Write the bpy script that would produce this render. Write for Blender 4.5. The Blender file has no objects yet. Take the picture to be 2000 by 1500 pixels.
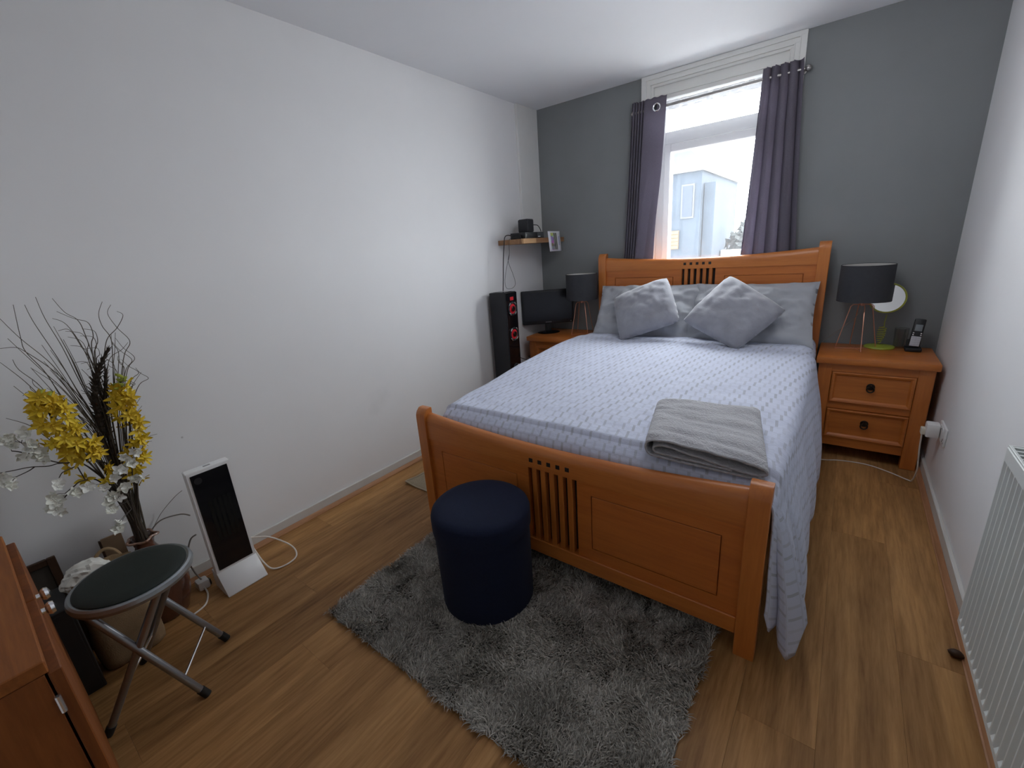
import bpy, bmesh, math, random
import numpy as np
from mathutils import Vector, Matrix, noise

random.seed(7)
RNG = np.random.RandomState(11)
S = bpy.context.scene
COL = S.collection
PI = math.pi

# ------------------------------------------------------------------ camera
W, H, YR = 2.668, 2.393, -3.95          # room width, height, rear wall
cam_d = bpy.data.cameras.new('camera')
cam = bpy.data.objects.new('camera', cam_d)
COL.objects.link(cam)
AX = ((0.8005931, 0.59498054, -0.07105527), (-0.1210742, 0.27676001, 0.95328114), (-0.58684899, 0.75458734, -0.29360894))
r_, u_, f_ = AX
cam.matrix_world = Matrix(((r_[0], u_[0], -f_[0], 2.2022), (r_[1], u_[1], -f_[1], -3.3999),
                           (r_[2], u_[2], -f_[2], 1.3201), (0, 0, 0, 1)))
cam_d.sensor_fit = 'HORIZONTAL'
cam_d.sensor_width = 36.0
cam_d.lens = 36.0 * 847.43 / 2000.0
cam_d.clip_start = 0.02
S.camera = cam

# ------------------------------------------------------------------ light
world = bpy.data.worlds.new('overcast_sky')
S.world = world
world.use_nodes = True
bg = world.node_tree.nodes['Background']
bg.inputs['Color'].default_value = (0.93, 0.97, 1.0, 1)
bg.inputs['Strength'].default_value = 30.0
port_d = bpy.data.lights.new('window_daylight', 'AREA')
port_d.shape = 'RECTANGLE'
port_d.size, port_d.size_y = 0.90, 1.34
port_d.cycles.is_portal = True
port = bpy.data.objects.new('window_daylight', port_d)
COL.objects.link(port)
port.location = (1.385, 0.155, 1.59)
port.rotation_euler = (-PI / 2, 0, 0)
# soft fill light added out of view above the frame, evens out the daylight
lamp_d = bpy.data.lights.new('added_fill_light', 'POINT')
lamp_d.energy = 11.5
lamp_d.color = (0.95, 0.97, 1.0)
lamp_d.shadow_soft_size = 0.22
lamp = bpy.data.objects.new('added_fill_light', lamp_d)
COL.objects.link(lamp)
lamp.location = (1.80, -1.42, 2.10)

vs = S.view_settings
vs.view_transform = 'Standard'
vs.look = 'None'
vs.exposure = 0.0
vs.gamma = 1.0
vs.use_curve_mapping = False
S.display_settings.display_device = 'sRGB'
cy = S.cycles
cy.max_bounces = 14
cy.diffuse_bounces = 8
cy.glossy_bounces = 6
cy.transmission_bounces = 10
cy.transparent_max_bounces = 16
cy.caustics_reflective = False
cy.caustics_refractive = False
cy.sample_clamp_indirect = 8.0
cy.use_denoising = True

# ------------------------------------------------------------------ materials
def nt_new(name):
    m = bpy.data.materials.new(name)
    m.use_nodes = True
    nt = m.node_tree
    return m, nt, nt.nodes['Principled BSDF']

def N(nt, kind, **kw):
    n = nt.nodes.new(kind)
    for k, v in kw.items():
        if k.startswith('i_'):
            n.inputs[k[2:].replace('_', ' ')].default_value = v
        else:
            setattr(n, k, v)
    return n

def c4(c):
    return (c[0], c[1], c[2], 1.0)

def ramp(nt, stops):
    r = nt.nodes.new('ShaderNodeValToRGB')
    e = r.color_ramp.elements
    e[0].position, e[0].color = stops[0][0], c4(stops[0][1])
    e[1].position, e[1].color = stops[-1][0], c4(stops[-1][1])
    for p, c in stops[1:-1]:
        x = e.new(p); x.color = c4(c)
    return r

def M(name, col, rough=0.6, metal=0.0, spec=0.5, coat=0.0, sheen=0.0, var=0.0, vscale=8.0, bump=0.0, bscale=60.0, bdist=0.002, stretch=(1, 1, 1)):
    m, nt, b = nt_new(name)
    b.inputs['Base Color'].default_value = c4(col)
    b.inputs['Roughness'].default_value = rough
    b.inputs['Metallic'].default_value = metal
    b.inputs['Specular IOR Level'].default_value = spec
    b.inputs['Coat Weight'].default_value = coat
    b.inputs['Coat Roughness'].default_value = 0.25
    b.inputs['Sheen Weight'].default_value = sheen
    b.inputs['Sheen Roughness'].default_value = 0.45
    tc = N(nt, 'ShaderNodeTexCoord')
    mp = N(nt, 'ShaderNodeMapping')
    mp.inputs['Scale'].default_value = stretch
    nt.links.new(tc.outputs['Object'], mp.inputs['Vector'])
    if var:
        n = N(nt, 'ShaderNodeTexNoise', i_Scale=vscale, i_Detail=4.0, i_Roughness=0.6)
        nt.links.new(mp.outputs[0], n.inputs['Vector'])
        r = ramp(nt, [(0.3, [c * (1 - var) for c in col]), (0.7, [min(1, c * (1 + var)) for c in col])])
        nt.links.new(n.outputs['Fac'], r.inputs[0])
        nt.links.new(r.outputs[0], b.inputs['Base Color'])
    if bump:
        n2 = N(nt, 'ShaderNodeTexNoise', i_Scale=bscale, i_Detail=3.0)
        nt.links.new(mp.outputs[0], n2.inputs['Vector'])
        bp = N(nt, 'ShaderNodeBump', i_Strength=bump, i_Distance=bdist)
        nt.links.new(n2.outputs['Fac'], bp.inputs['Height'])
        nt.links.new(bp.outputs[0], b.inputs['Normal'])
    return m

def wood(name, dark, mid, light, axis, rough=0.38, coat=0.25, scale=1.0, rand=0.0, bump=0.12):
    m, nt, b = nt_new(name)
    tc = N(nt, 'ShaderNodeTexCoord')
    mp = N(nt, 'ShaderNodeMapping')
    sc = [22.0 * scale] * 3
    sc['xyz'.index(axis)] = 1.6 * scale
    mp.inputs['Scale'].default_value = sc
    nt.links.new(tc.outputs['Object'], mp.inputs['Vector'])
    vec = mp.outputs[0]
    if rand:
        oi = N(nt, 'ShaderNodeObjectInfo')
        mu = N(nt, 'ShaderNodeMath', operation='MULTIPLY'); mu.inputs[1].default_value = 37.0
        nt.links.new(oi.outputs['Random'], mu.inputs[0])
        ad = N(nt, 'ShaderNodeVectorMath', operation='ADD')
        nt.links.new(vec, ad.inputs[0]); nt.links.new(mu.outputs[0], ad.inputs[1])
        vec = ad.outputs[0]
    n1 = N(nt, 'ShaderNodeTexNoise', i_Scale=1.0, i_Detail=7.0, i_Roughness=0.62, i_Distortion=0.9)
    n2 = N(nt, 'ShaderNodeTexNoise', i_Scale=9.0 if rand else 5.0, i_Detail=4.0, i_Roughness=0.65)
    nt.links.new(vec, n1.inputs['Vector']); nt.links.new(vec, n2.inputs['Vector'])
    mx = N(nt, 'ShaderNodeMix', data_type='FLOAT'); mx.inputs['Factor'].default_value = 0.5 if rand else 0.3
    nt.links.new(n1.outputs['Fac'], mx.inputs['A']); nt.links.new(n2.outputs['Fac'], mx.inputs['B'])
    r = ramp(nt, [(0.30, dark), (0.52, mid), (0.72, light)])
    nt.links.new(mx.outputs['Result'], r.inputs[0])
    out = r.outputs[0]
    if rand:
        m3 = N(nt, 'ShaderNodeMapping'); m3.inputs['Scale'].default_value = (9.0, 1.1, 1.0)
        nt.links.new(tc.outputs['Object'], m3.inputs['Vector'])
        a3 = N(nt, 'ShaderNodeVectorMath', operation='ADD')
        nt.links.new(m3.outputs[0], a3.inputs[0]); nt.links.new(mu.outputs[0], a3.inputs[1])
        n3 = N(nt, 'ShaderNodeTexNoise', i_Scale=1.0, i_Detail=3.0, i_Roughness=0.55, i_Distortion=1.6)
        nt.links.new(a3.outputs[0], n3.inputs['Vector'])
        n4 = N(nt, 'ShaderNodeTexNoise', i_Scale=0.55, i_Detail=1.0, i_Distortion=2.5)
        nt.links.new(a3.outputs[0], n4.inputs['Vector'])
        f4 = N(nt, 'ShaderNodeMath', operation='MULTIPLY'); f4.inputs[1].default_value = 11.0
        nt.links.new(n4.outputs['Fac'], f4.inputs[0])
        s4 = N(nt, 'ShaderNodeMath', operation='SINE'); nt.links.new(f4.outputs[0], s4.inputs[0])
        r3 = ramp(nt, [(0.25, (0.74, 0.71, 0.67)), (0.50, (0.96, 0.95, 0.93)), (0.75, (1.07, 1.07, 1.06))])
        nt.links.new(n3.outputs['Fac'], r3.inputs[0])
        k4 = N(nt, 'ShaderNodeMath', operation='MULTIPLY_ADD'); k4.inputs[1].default_value = 0.07; k4.inputs[2].default_value = 1.0
        nt.links.new(s4.outputs[0], k4.inputs[0])
        v3 = N(nt, 'ShaderNodeVectorMath', operation='MULTIPLY'); nt.links.new(out, v3.inputs[0]); nt.links.new(r3.outputs[0], v3.inputs[1])
        v4 = N(nt, 'ShaderNodeVectorMath', operation='SCALE'); nt.links.new(v3.outputs[0], v4.inputs[0]); nt.links.new(k4.outputs[0], v4.inputs['Scale'])
        out = v4.outputs[0]
        b.inputs['Specular IOR Level'].default_value = 0.3
        hs = N(nt, 'ShaderNodeHueSaturation')
        mr = N(nt, 'ShaderNodeMapRange')
        mr.inputs['To Min'].default_value = 1 - rand; mr.inputs['To Max'].default_value = 1 + rand
        nt.links.new(oi.outputs['Random'], mr.inputs['Value'])
        nt.links.new(mr.outputs[0], hs.inputs['Value'])
        nt.links.new(out, hs.inputs['Color'])
        out = hs.outputs[0]
    nt.links.new(out, b.inputs['Base Color'])
    b.inputs['Roughness'].default_value = rough
    b.inputs['Coat Weight'].default_value = coat
    b.inputs['Coat Roughness'].default_value = 0.3
    if coat == 0.0: b.inputs['Specular IOR Level'].default_value = 0.25
    bp = N(nt, 'ShaderNodeBump', i_Strength=bump, i_Distance=0.0008)
    nt.links.new(n2.outputs['Fac'], bp.inputs['Height'])
    nt.links.new(bp.outputs[0], b.inputs['Normal'])
    return m

BD, BM, BL = (0.38, 0.105, 0.018), (0.50, 0.158, 0.028), (0.58, 0.198, 0.039)
bed_x = wood('honey_oak_x', BD, BM, BL, 'x')
bed_y = wood('honey_oak_y', BD, BM, BL, 'y')
bed_z = wood('honey_oak_z', BD, BM, BL, 'z')
bed_p = wood('honey_oak_panel', (0.40, 0.104, 0.016), (0.51, 0.148, 0.023), (0.57, 0.178, 0.030), 'x', rough=0.45)
cab_x = wood('cabinet_oak_x', (0.15, 0.044, 0.010), (0.25, 0.082, 0.018), (0.33, 0.120, 0.028), 'x', rough=0.55, coat=0.0)
cab_z = wood('cabinet_oak_z', (0.12, 0.034, 0.008), (0.19, 0.058, 0.013), (0.25, 0.085, 0.020), 'z', rough=0.55, coat=0.0)
plank_m = wood('floor_oak', (0.20, 0.094, 0.030), (0.41, 0.215, 0.080), (0.56, 0.315, 0.130), 'y', rough=0.48, coat=0.0, scale=0.42, rand=0.10, bump=0.12)
bead_m = wood('bead_oak', (0.28, 0.13, 0.06), (0.40, 0.20, 0.10), (0.48, 0.26, 0.14), 'y', rough=0.5, coat=0.0)
shelf_m = wood('shelf_oak', (0.20, 0.10, 0.05), (0.30, 0.165, 0.085), (0.40, 0.235, 0.125), 'y', rough=0.5, coat=0.0)
shelf_l = wood('shelf_oak_light', (0.40, 0.23, 0.11), (0.50, 0.30, 0.15), (0.56, 0.36, 0.19), 'y', rough=0.5, coat=0.0)
lath_m = wood('dark_frame_wood', (0.035, 0.018, 0.010), (0.06, 0.030, 0.017), (0.09, 0.05, 0.03), 'z', rough=0.5, coat=0.0)

wall_w = M('white_emulsion', (0.79, 0.79, 0.795), 0.75, spec=0.25, var=0.02, vscale=1.5, bump=0.05, bscale=90)
wall_g = M('grey_emulsion', (0.235, 0.246, 0.252), 0.8, spec=0.2, var=0.05, vscale=2.0, bump=0.08, bscale=120)
def add_marks(m, spots):
    nt = m.node_tree; b = nt.nodes['Principled BSDF']
    src = b.inputs['Base Color'].links[0].from_socket
    tc = N(nt, 'ShaderNodeTexCoord')
    n = N(nt, 'ShaderNodeTexNoise', i_Scale=22.0, i_Detail=3.0)
    nt.links.new(tc.outputs['Object'], n.inputs['Vector'])
    for (p, r, k) in spots:
        d = N(nt, 'ShaderNodeVectorMath', operation='DISTANCE'); d.inputs[1].default_value = p
        nt.links.new(tc.outputs['Object'], d.inputs[0])
        a = N(nt, 'ShaderNodeMath', operation='MULTIPLY_ADD'); a.inputs[1].default_value = r * 1.2; a.inputs[2].default_value = -0.6 * r
        nt.links.new(n.outputs['Fac'], a.inputs[0])
        s = N(nt, 'ShaderNodeMath', operation='ADD'); nt.links.new(d.outputs['Value'], s.inputs[0]); nt.links.new(a.outputs[0], s.inputs[1])
        mr = N(nt, 'ShaderNodeMapRange'); mr.inputs['From Min'].default_value = r * 0.1; mr.inputs['From Max'].default_value = r
        mr.inputs['To Min'].default_value = k; mr.inputs['To Max'].default_value = 0.0
        nt.links.new(s.outputs[0], mr.inputs['Value'])
        mx = N(nt, 'ShaderNodeMix', data_type='RGBA'); mx.inputs['B'].default_value = (0.25, 0.24, 0.23, 1)
        nt.links.new(mr.outputs[0], mx.inputs['Factor']); nt.links.new(src, mx.inputs['A'])
        src = mx.outputs['Result']
    nt.links.new(src, b.inputs['Base Color'])
add_marks(wall_w, [((0, -1.915, 0.50), 0.085, 0.05), ((0, -1.86, 0.53), 0.06, 0.04), ((0, -1.95, 0.46), 0.05, 0.05), ((0, -2.90, 0.655), 0.006, 0.6)])
ceil_m = M('ceiling_white', (0.83, 0.84, 0.865), 0.85, spec=0.2, var=0.015, vscale=1.2)
trim_w = M('white_gloss_paint', (0.74, 0.74, 0.72), 0.35, var=0.02)
skirt_m = M('skirting_paint', (0.60, 0.59, 0.56), 0.45, var=0.05, vscale=6)
upvc = M('white_upvc', (0.82, 0.83, 0.85), 0.3)
sub_m = M('floor_screed', (0.05, 0.035, 0.025), 0.9)
black_pl = M('black_plastic', (0.012, 0.013, 0.016), 0.45)
black_mt = M('black_matt_board', (0.014, 0.014, 0.018), 0.6, var=0.1)
black_gl = M('black_glass', (0.006, 0.006, 0.008), 0.08)
scr_m = M('screen_black', (0.006, 0.007, 0.011), 0.28)
box_bk = M('black_box_board', (0.010, 0.008, 0.008), 0.6)
rubber = M('black_rubber', (0.012, 0.012, 0.012), 0.7)
red_pl = M('red_driver_cone', (0.62, 0.018, 0.03), 0.3, coat=0.4)
silver = M('silver_trim', (0.80, 0.80, 0.82), 0.25, metal=0.9)
chrome = M('chrome', (0.85, 0.86, 0.88), 0.12, metal=1.0)
steel_s = M('stool_grey_metal', (0.34, 0.36, 0.39), 0.32, metal=0.85)
seat_rim = M('stool_rim_metal', (0.34, 0.37, 0.39), 0.33, metal=0.8)
seat_m = M('dark_green_vinyl', (0.014, 0.020, 0.017), 0.55, spec=0.3, bump=0.15, bscale=300)
rod_m = M('brushed_rod', (0.40, 0.38, 0.37), 0.3, metal=0.9)
copper = M('rose_copper_wire', (0.72, 0.36, 0.25), 0.28, metal=0.85)
shade_m = M('charcoal_shade', (0.036, 0.038, 0.044), 0.85, var=0.08, vscale=60, bump=0.1, bscale=400)
shade_in = M('white_shade_lining', (0.55, 0.54, 0.52), 0.8)
bronze = M('dark_bronze', (0.035, 0.026, 0.020), 0.4, metal=0.7)
green_pl = M('lime_green_plastic', (0.36, 0.42, 0.045), 0.4)
green_bl = M('lime_green_wire', (0.34, 0.36, 0.055), 0.35)
mirror_m = M('mirror_silver', (0.93, 0.95, 0.96), 0.02, metal=1.0)
white_pl = M('white_plastic', (0.76, 0.76, 0.75), 0.35)
cream_pl = M('cream_plastic', (0.70, 0.66, 0.55), 0.4)
cord_w = M('white_cord', (0.72, 0.67, 0.60), 0.5)
cord_g = M('grey_cord', (0.30, 0.28, 0.26), 0.5)
cord_b = M('black_cord', (0.010, 0.010, 0.012), 0.5)
heater_w = M('heater_white', (0.78, 0.78, 0.78), 0.35)
rad_m = M('radiator_enamel', (0.70, 0.735, 0.72), 0.35, var=0.015)
navy = M('navy_fabric', (0.0065, 0.0105, 0.029), 0.85, spec=0.2, sheen=0.02, var=0.12, vscale=120, bump=0.25, bscale=500)
pillow_m = M('grey_cotton', (0.385, 0.40, 0.43), 0.85, var=0.03, vscale=10, bump=0.15, bscale=40, bdist=0.004)
plush_m = M('grey_plush', (0.275, 0.28, 0.315), 0.9, sheen=0.5, var=0.14, vscale=9, bump=0.5, bscale=220)
towel_m = M('grey_terry', (0.43, 0.43, 0.455), 0.95, sheen=0.3, var=0.07, vscale=70, bump=1.0, bscale=170, bdist=0.006, stretch=(1, 1, 1))
mat_m = M('beige_weave', (0.36, 0.30, 0.21), 0.9, var=0.18, vscale=150, bump=0.4, bscale=250)
mat_e = M('beige_binding', (0.46, 0.38, 0.27), 0.8)
sheet_m = M('mattress_ticking', (0.45, 0.45, 0.46), 0.9)
hessian = M('brown_hessian', (0.27, 0.18, 0.095), 0.95, var=0.2, vscale=14, bump=0.5, bscale=260)
paper_w = M('white_tissue', (0.66, 0.65, 0.60), 0.85, var=0.05, bump=0.2, bscale=25, bdist=0.006)
board_m = M('tan_board', (0.33, 0.22, 0.13), 0.8, var=0.1)
vase_m = M('brown_glazed_ceramic', (0.085, 0.032, 0.020), 0.16, var=0.35, vscale=18, coat=0.6, stretch=(1, 1, 0.4))
rim_m = M('vase_rim_brown', (0.26, 0.15, 0.105), 0.3)
stem_m = M('dark_stem', (0.030, 0.020, 0.014), 0.6)
grass_m = M('dried_grass', (0.085, 0.066, 0.046), 0.7, var=0.3, vscale=20)
pod_m = M('dark_pod', (0.045, 0.033, 0.024), 0.8, var=0.3, vscale=60)
leaf_m = M('yellow_green_petal', (0.30, 0.34, 0.035), 0.55, var=0.15, vscale=40)
ash_m = M('ground_paving', (0.42, 0.41, 0.40), 0.9, var=0.2)
house_m = M('blue_grey_render', (0.016, 0.021, 0.028), 0.9, spec=0.1, var=0.15, vscale=3)
house_d = M('dark_window_glass', (0.012, 0.016, 0.024), 0.6, spec=0.1)
ochre_m = M('ochre_boards', (0.034, 0.019, 0.004), 0.8)
roof_m = M('slate', (0.008, 0.010, 0.013), 0.7)
foliage_m = M('garden_foliage', (0.010, 0.013, 0.013), 0.9, var=0.4, vscale=5)
fence_m = M('garden_wall', (0.10, 0.10, 0.105), 0.9, var=0.2)

def petal_mat(name, base, edge):
    m, nt, b = nt_new(name)
    oi = N(nt, 'ShaderNodeObjectInfo')
    r = ramp(nt, [(0.0, base), (1.0, edge)])
    nt.links.new(oi.outputs['Random'], r.inputs[0])
    nt.links.new(r.outputs[0], b.inputs['Base Color'])
    b.inputs['Roughness'].default_value = 0.6
    b.inputs['Subsurface Weight'].default_value = 0.0
    return m
yellow_m = petal_mat('yellow_silk', (0.60, 0.39, 0.012), (0.74, 0.56, 0.030))
white_m = petal_mat('white_silk', (0.72, 0.72, 0.64), (0.80, 0.80, 0.76))

def cloth_translucent(name, col, fac, transp=0.0, rough=0.9, var=0.05):
    m, nt, b = nt_new(name)
    nt.nodes.remove(b)
    out = [n for n in nt.nodes if n.type == 'OUTPUT_MATERIAL'][0]
    d = N(nt, 'ShaderNodeBsdfDiffuse'); d.inputs['Color'].default_value = c4(col)
    t = N(nt, 'ShaderNodeBsdfTranslucent'); t.inputs['Color'].default_value = c4(col)
    tc = N(nt, 'ShaderNodeTexCoord')
    n = N(nt, 'ShaderNodeTexNoise', i_Scale=220.0, i_Detail=2.0)
    nt.links.new(tc.outputs['Object'], n.inputs['Vector'])
    r = ramp(nt, [(0.3, [c * (1 - var) for c in col]), (0.7, [min(1, c * (1 + var)) for c in col])])
    nt.links.new(n.outputs['Fac'], r.inputs[0])
    nt.links.new(r.outputs[0], d.inputs['Color']); nt.links.new(r.outputs[0], t.inputs['Color'])
    mx = N(nt, 'ShaderNodeMixShader'); mx.inputs[0].default_value = fac
    nt.links.new(d.outputs[0], mx.inputs[1]); nt.links.new(t.outputs[0], mx.inputs[2])
    last = mx.outputs[0]
    if transp:
        tr = N(nt, 'ShaderNodeBsdfTransparent')
        m2 = N(nt, 'ShaderNodeMixShader'); m2.inputs[0].default_value = transp
        nt.links.new(last, m2.inputs[1]); nt.links.new(tr.outputs[0], m2.inputs[2])
        last = m2.outputs[0]
    nt.links.new(last, out.inputs['Surface'])
    return m
curtain_m = cloth_translucent('mauve_grey_curtain', (0.235, 0.215, 0.262), 0.52)
net_m = cloth_translucent('white_voile', (0.80, 0.80, 0.83), 0.5, transp=0.935)
hem_m = cloth_translucent('white_voile_hem', (0.80, 0.80, 0.83), 0.5, transp=0.6)

def glass_mat(name, tint=(1, 1, 1), gloss=0.08):
    m, nt, b = nt_new(name)
    nt.nodes.remove(b)
    out = [n for n in nt.nodes if n.type == 'OUTPUT_MATERIAL'][0]
    tr = N(nt, 'ShaderNodeBsdfTransparent'); tr.inputs['Color'].default_value = c4(tint)
    gl = N(nt, 'ShaderNodeBsdfGlossy', i_Roughness=0.02)
    lw = N(nt, 'ShaderNodeLayerWeight', i_Blend=0.35)
    pw = N(nt, 'ShaderNodeMath', operation='MULTIPLY_ADD'); pw.inputs[1].default_value = gloss * 3; pw.inputs[2].default_value = gloss * 0.3
    nt.links.new(lw.outputs['Facing'], pw.inputs[0])
    mx = N(nt, 'ShaderNodeMixShader')
    nt.links.new(pw.outputs[0], mx.inputs[0])
    nt.links.new(tr.outputs[0], mx.inputs[1]); nt.links.new(gl.outputs[0], mx.inputs[2])
    nt.links.new(mx.outputs[0], out.inputs['Surface'])
    return m
pane_m = glass_mat('window_glass', (0.97, 0.98, 0.98))
tumbler_m = glass_mat('clear_tumbler', (0.88, 0.88, 0.87))

def duvet_mat():
    m, nt, b = nt_new('white_striped_cotton')
    uv = N(nt, 'ShaderNodeUVMap')
    sp = N(nt, 'ShaderNodeSeparateXYZ')
    nt.links.new(uv.outputs[0], sp.inputs[0])
    def mth(op, a, bb=None, c=None):
        n = N(nt, 'ShaderNodeMath', operation=op)
        for i, v in enumerate((a, bb, c)):
            if v is None: continue
            if isinstance(v, (int, float)): n.inputs[i].default_value = v
            else: nt.links.new(v, n.inputs[i])
        return n.outputs[0]
    vrow = mth('DIVIDE', sp.outputs['Y'], 0.056)
    row = mth('FLOOR', vrow)
    fv = mth('FRACT', vrow)
    off = mth('MULTIPLY', row, 0.37)
    fu = mth('FRACT', mth('ADD', mth('DIVIDE', sp.outputs['X'], 0.040), off))
    stripe = mth('LESS_THAN', fu, 0.25)
    alt = mth('FRACT', mth('MULTIPLY', mth('FLOOR', mth('ADD', mth('DIVIDE', sp.outputs['X'], 0.040), off)), 0.382))
    stripe = mth('MULTIPLY', stripe, mth('ADD', mth('MULTIPLY', alt, 0.85), 0.25))
    inner = mth('MULTIPLY', mth('GREATER_THAN', fv, 0.06), mth('LESS_THAN', fv, 0.94))
    pat = mth('MULTIPLY', stripe, inner)
    seam = mth('MULTIPLY', mth('LESS_THAN', fv, 0.06), 0.35)
    fac = mth('MAXIMUM', pat, seam)
    r = ramp(nt, [(0.0, (0.535, 0.568, 0.69)), (1.0, (0.39, 0.405, 0.475))])
    nt.links.new(fac, r.inputs[0])
    nt.links.new(r.outputs[0], b.inputs['Base Color'])
    b.inputs['Roughness'].default_value = 0.85
    b.inputs['Specular IOR Level'].default_value = 0.25
    tc = N(nt, 'ShaderNodeTexCoord')
    n = N(nt, 'ShaderNodeTexNoise', i_Scale=14.0, i_Detail=5.0)
    nt.links.new(tc.outputs['Object'], n.inputs['Vector'])
    hh = mth('SUBTRACT', n.outputs['Fac'], mth('MULTIPLY', fac, 0.10))
    bp = N(nt, 'ShaderNodeBump', i_Strength=0.55, i_Distance=0.012)
    nt.links.new(hh, bp.inputs['Height']); nt.links.new(bp.outputs[0], b.inputs['Normal'])
    return m
duvet_m = duvet_mat()

def rug_mat():
    m, nt, b = nt_new('charcoal_shag')
    at = N(nt, 'ShaderNodeAttribute', attribute_name='tone')
    r = ramp(nt, [(0.0, (0.17, 0.160, 0.140)), (0.5, (0.33, 0.315, 0.28)), (1.0, (0.54, 0.52, 0.47))])
    nt.links.new(at.outputs['Fac'], r.inputs[0])
    nt.links.new(r.outputs[0], b.inputs['Base Color'])
    b.inputs['Roughness'].default_value = 0.55
    return m
rug_m = rug_mat()
rug_b = M('rug_backing', (0.08, 0.078, 0.07), 0.95)

def flyer_mat():
    m, nt, b = nt_new('printed_flyer')
    uv = N(nt, 'ShaderNodeUVMap')
    mp = N(nt, 'ShaderNodeMapping'); mp.inputs['Scale'].default_value = (1.0, 3.0, 1)
    nt.links.new(uv.outputs[0], mp.inputs['Vector'])
    v = N(nt, 'ShaderNodeTexVoronoi', i_Scale=2.2)
    nt.links.new(mp.outputs[0], v.inputs['Vector'])
    hs = N(nt, 'ShaderNodeHueSaturation', i_Saturation=0.75, i_Value=0.75)
    nt.links.new(v.outputs['Color'], hs.inputs['Color'])
    wv = N(nt, 'ShaderNodeTexWave', i_Scale=2.5, i_Distortion=5.0)
    nt.links.new(uv.outputs[0], wv.inputs['Vector'])
    gr = ramp(nt, [(0.2, (0.06, 0.07, 0.05)), (0.5, (0.18, 0.18, 0.14)), (0.9, (0.45, 0.45, 0.42))])
    nt.links.new(wv.outputs['Fac'], gr.inputs[0])
    sp = N(nt, 'ShaderNodeSeparateXYZ'); nt.links.new(uv.outputs[0], sp.inputs[0])
    def cmp(op, s, val):
        n = N(nt, 'ShaderNodeMath', operation=op); nt.links.new(s, n.inputs[0]); n.inputs[1].default_value = val
        return n.outputs[0]
    def mul(a, bb):
        n = N(nt, 'ShaderNodeMath', operation='MULTIPLY'); nt.links.new(a, n.inputs[0]); nt.links.new(bb, n.inputs[1]); return n.outputs[0]
    x, y = sp.outputs['X'], sp.outputs['Y']
    iny = mul(cmp('GREATER_THAN', y, 0.08), cmp('LESS_THAN', y, 0.92))
    f1 = mul(mul(cmp('GREATER_THAN', x, 0.20), cmp('LESS_THAN', x, 0.42)), iny)
    f2 = mul(mul(cmp('GREATER_THAN', x, 0.42), cmp('LESS_THAN', x, 0.72)), iny)
    f3 = mul(mul(cmp('GREATER_THAN', x, 0.80), cmp('LESS_THAN', x, 0.90)), mul(cmp('GREATER_THAN', y, 0.3), cmp('LESS_THAN', y, 0.75)))
    def mixc(f, a, bb):
        n = N(nt, 'ShaderNodeMix', data_type='RGBA'); nt.links.new(f, n.inputs['Factor'])
        if isinstance(a, tuple): n.inputs['A'].default_value = a
        else: nt.links.new(a, n.inputs['A'])
        if isinstance(bb, tuple): n.inputs['B'].default_value = bb
        else: nt.links.new(bb, n.inputs['B'])
        return n.outputs['Result']
    c = mixc(f1, (0.75, 0.75, 0.80, 1), hs.outputs[0])
    c = mixc(f2, c, gr.outputs[0])
    c = mixc(f3, c, (0.45, 0.45, 0.62, 1))
    nt.links.new(c, b.inputs['Base Color'])
    b.inputs['Roughness'].default_value = 0.4
    return m
flyer_m = flyer_mat()

# ------------------------------------------------------------------ helpers
def link(o):
    COL.objects.link(o)
    return o

def root_of(o):
    while o.parent: o = o.parent
    return o

def obj(name, bm, mat, parent=None, smooth=True, ang=35, label=None, kind=None):
    me = bpy.data.meshes.new(name)
    if parent is not None:
        bmesh.ops.translate(bm, verts=bm.verts, vec=-root_of(parent).location)
    bm.normal_update()
    bm.to_mesh(me); bm.free()
    if smooth:
        for p in me.polygons: p.use_smooth = True
        me.set_sharp_from_angle(angle=math.radians(ang))
    for m in (mat if isinstance(mat, (list, tuple)) else [mat]):
        me.materials.append(m)
    o = link(bpy.data.objects.new(name, me))
    if parent is not None: o.parent = parent
    if label: o['label'] = label
    if kind: o['kind'] = kind
    return o

def tag(o, label, cat, group=None, kind=None):
    o['label'] = label; o['category'] = cat
    if group: o['group'] = group
    if kind: o['kind'] = kind
    return o

def thing(name, label, cat, loc=(0, 0, 0), group=None):
    o = link(bpy.data.objects.new(name, None))
    o.location = loc
    o.empty_display_size = 0.05
    return tag(o, label, cat, group)

def struct(name, bm, mat, parent=None, **k):
    o = obj(name, bm, mat, parent, **k)
    if parent is None: o['kind'] = 'structure'
    return o

def dup(root, loc, rotz=0.0, label=None, group=None):
    r = link(root.copy()); r.location = loc; r.rotation_euler = (0, 0, rotz)
    if label: r['label'] = label
    if group: r['group'] = group
    for ch in list(root.children):
        c = link(ch.copy()); c.parent = r
        for g in ch.children:
            d = link(g.copy()); d.parent = c
    return r

def B():
    return bmesh.new()

def bx(bm, lo, hi, bev=0.0, seg=1):
    c = [(a + b) / 2 for a, b in zip(lo, hi)]
    s = [abs(b - a) for a, b in zip(lo, hi)]
    r = bmesh.ops.create_cube(bm, size=1.0, matrix=Matrix.Translation(c) @ Matrix.Diagonal((s[0], s[1], s[2], 1)))
    if bev:
        es = list({e for v in r['verts'] for e in v.link_edges})
        bmesh.ops.bevel(bm, geom=es, offset=bev, segments=seg, affect='EDGES', profile=0.5, clamp_overlap=True)
    return bm

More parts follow.
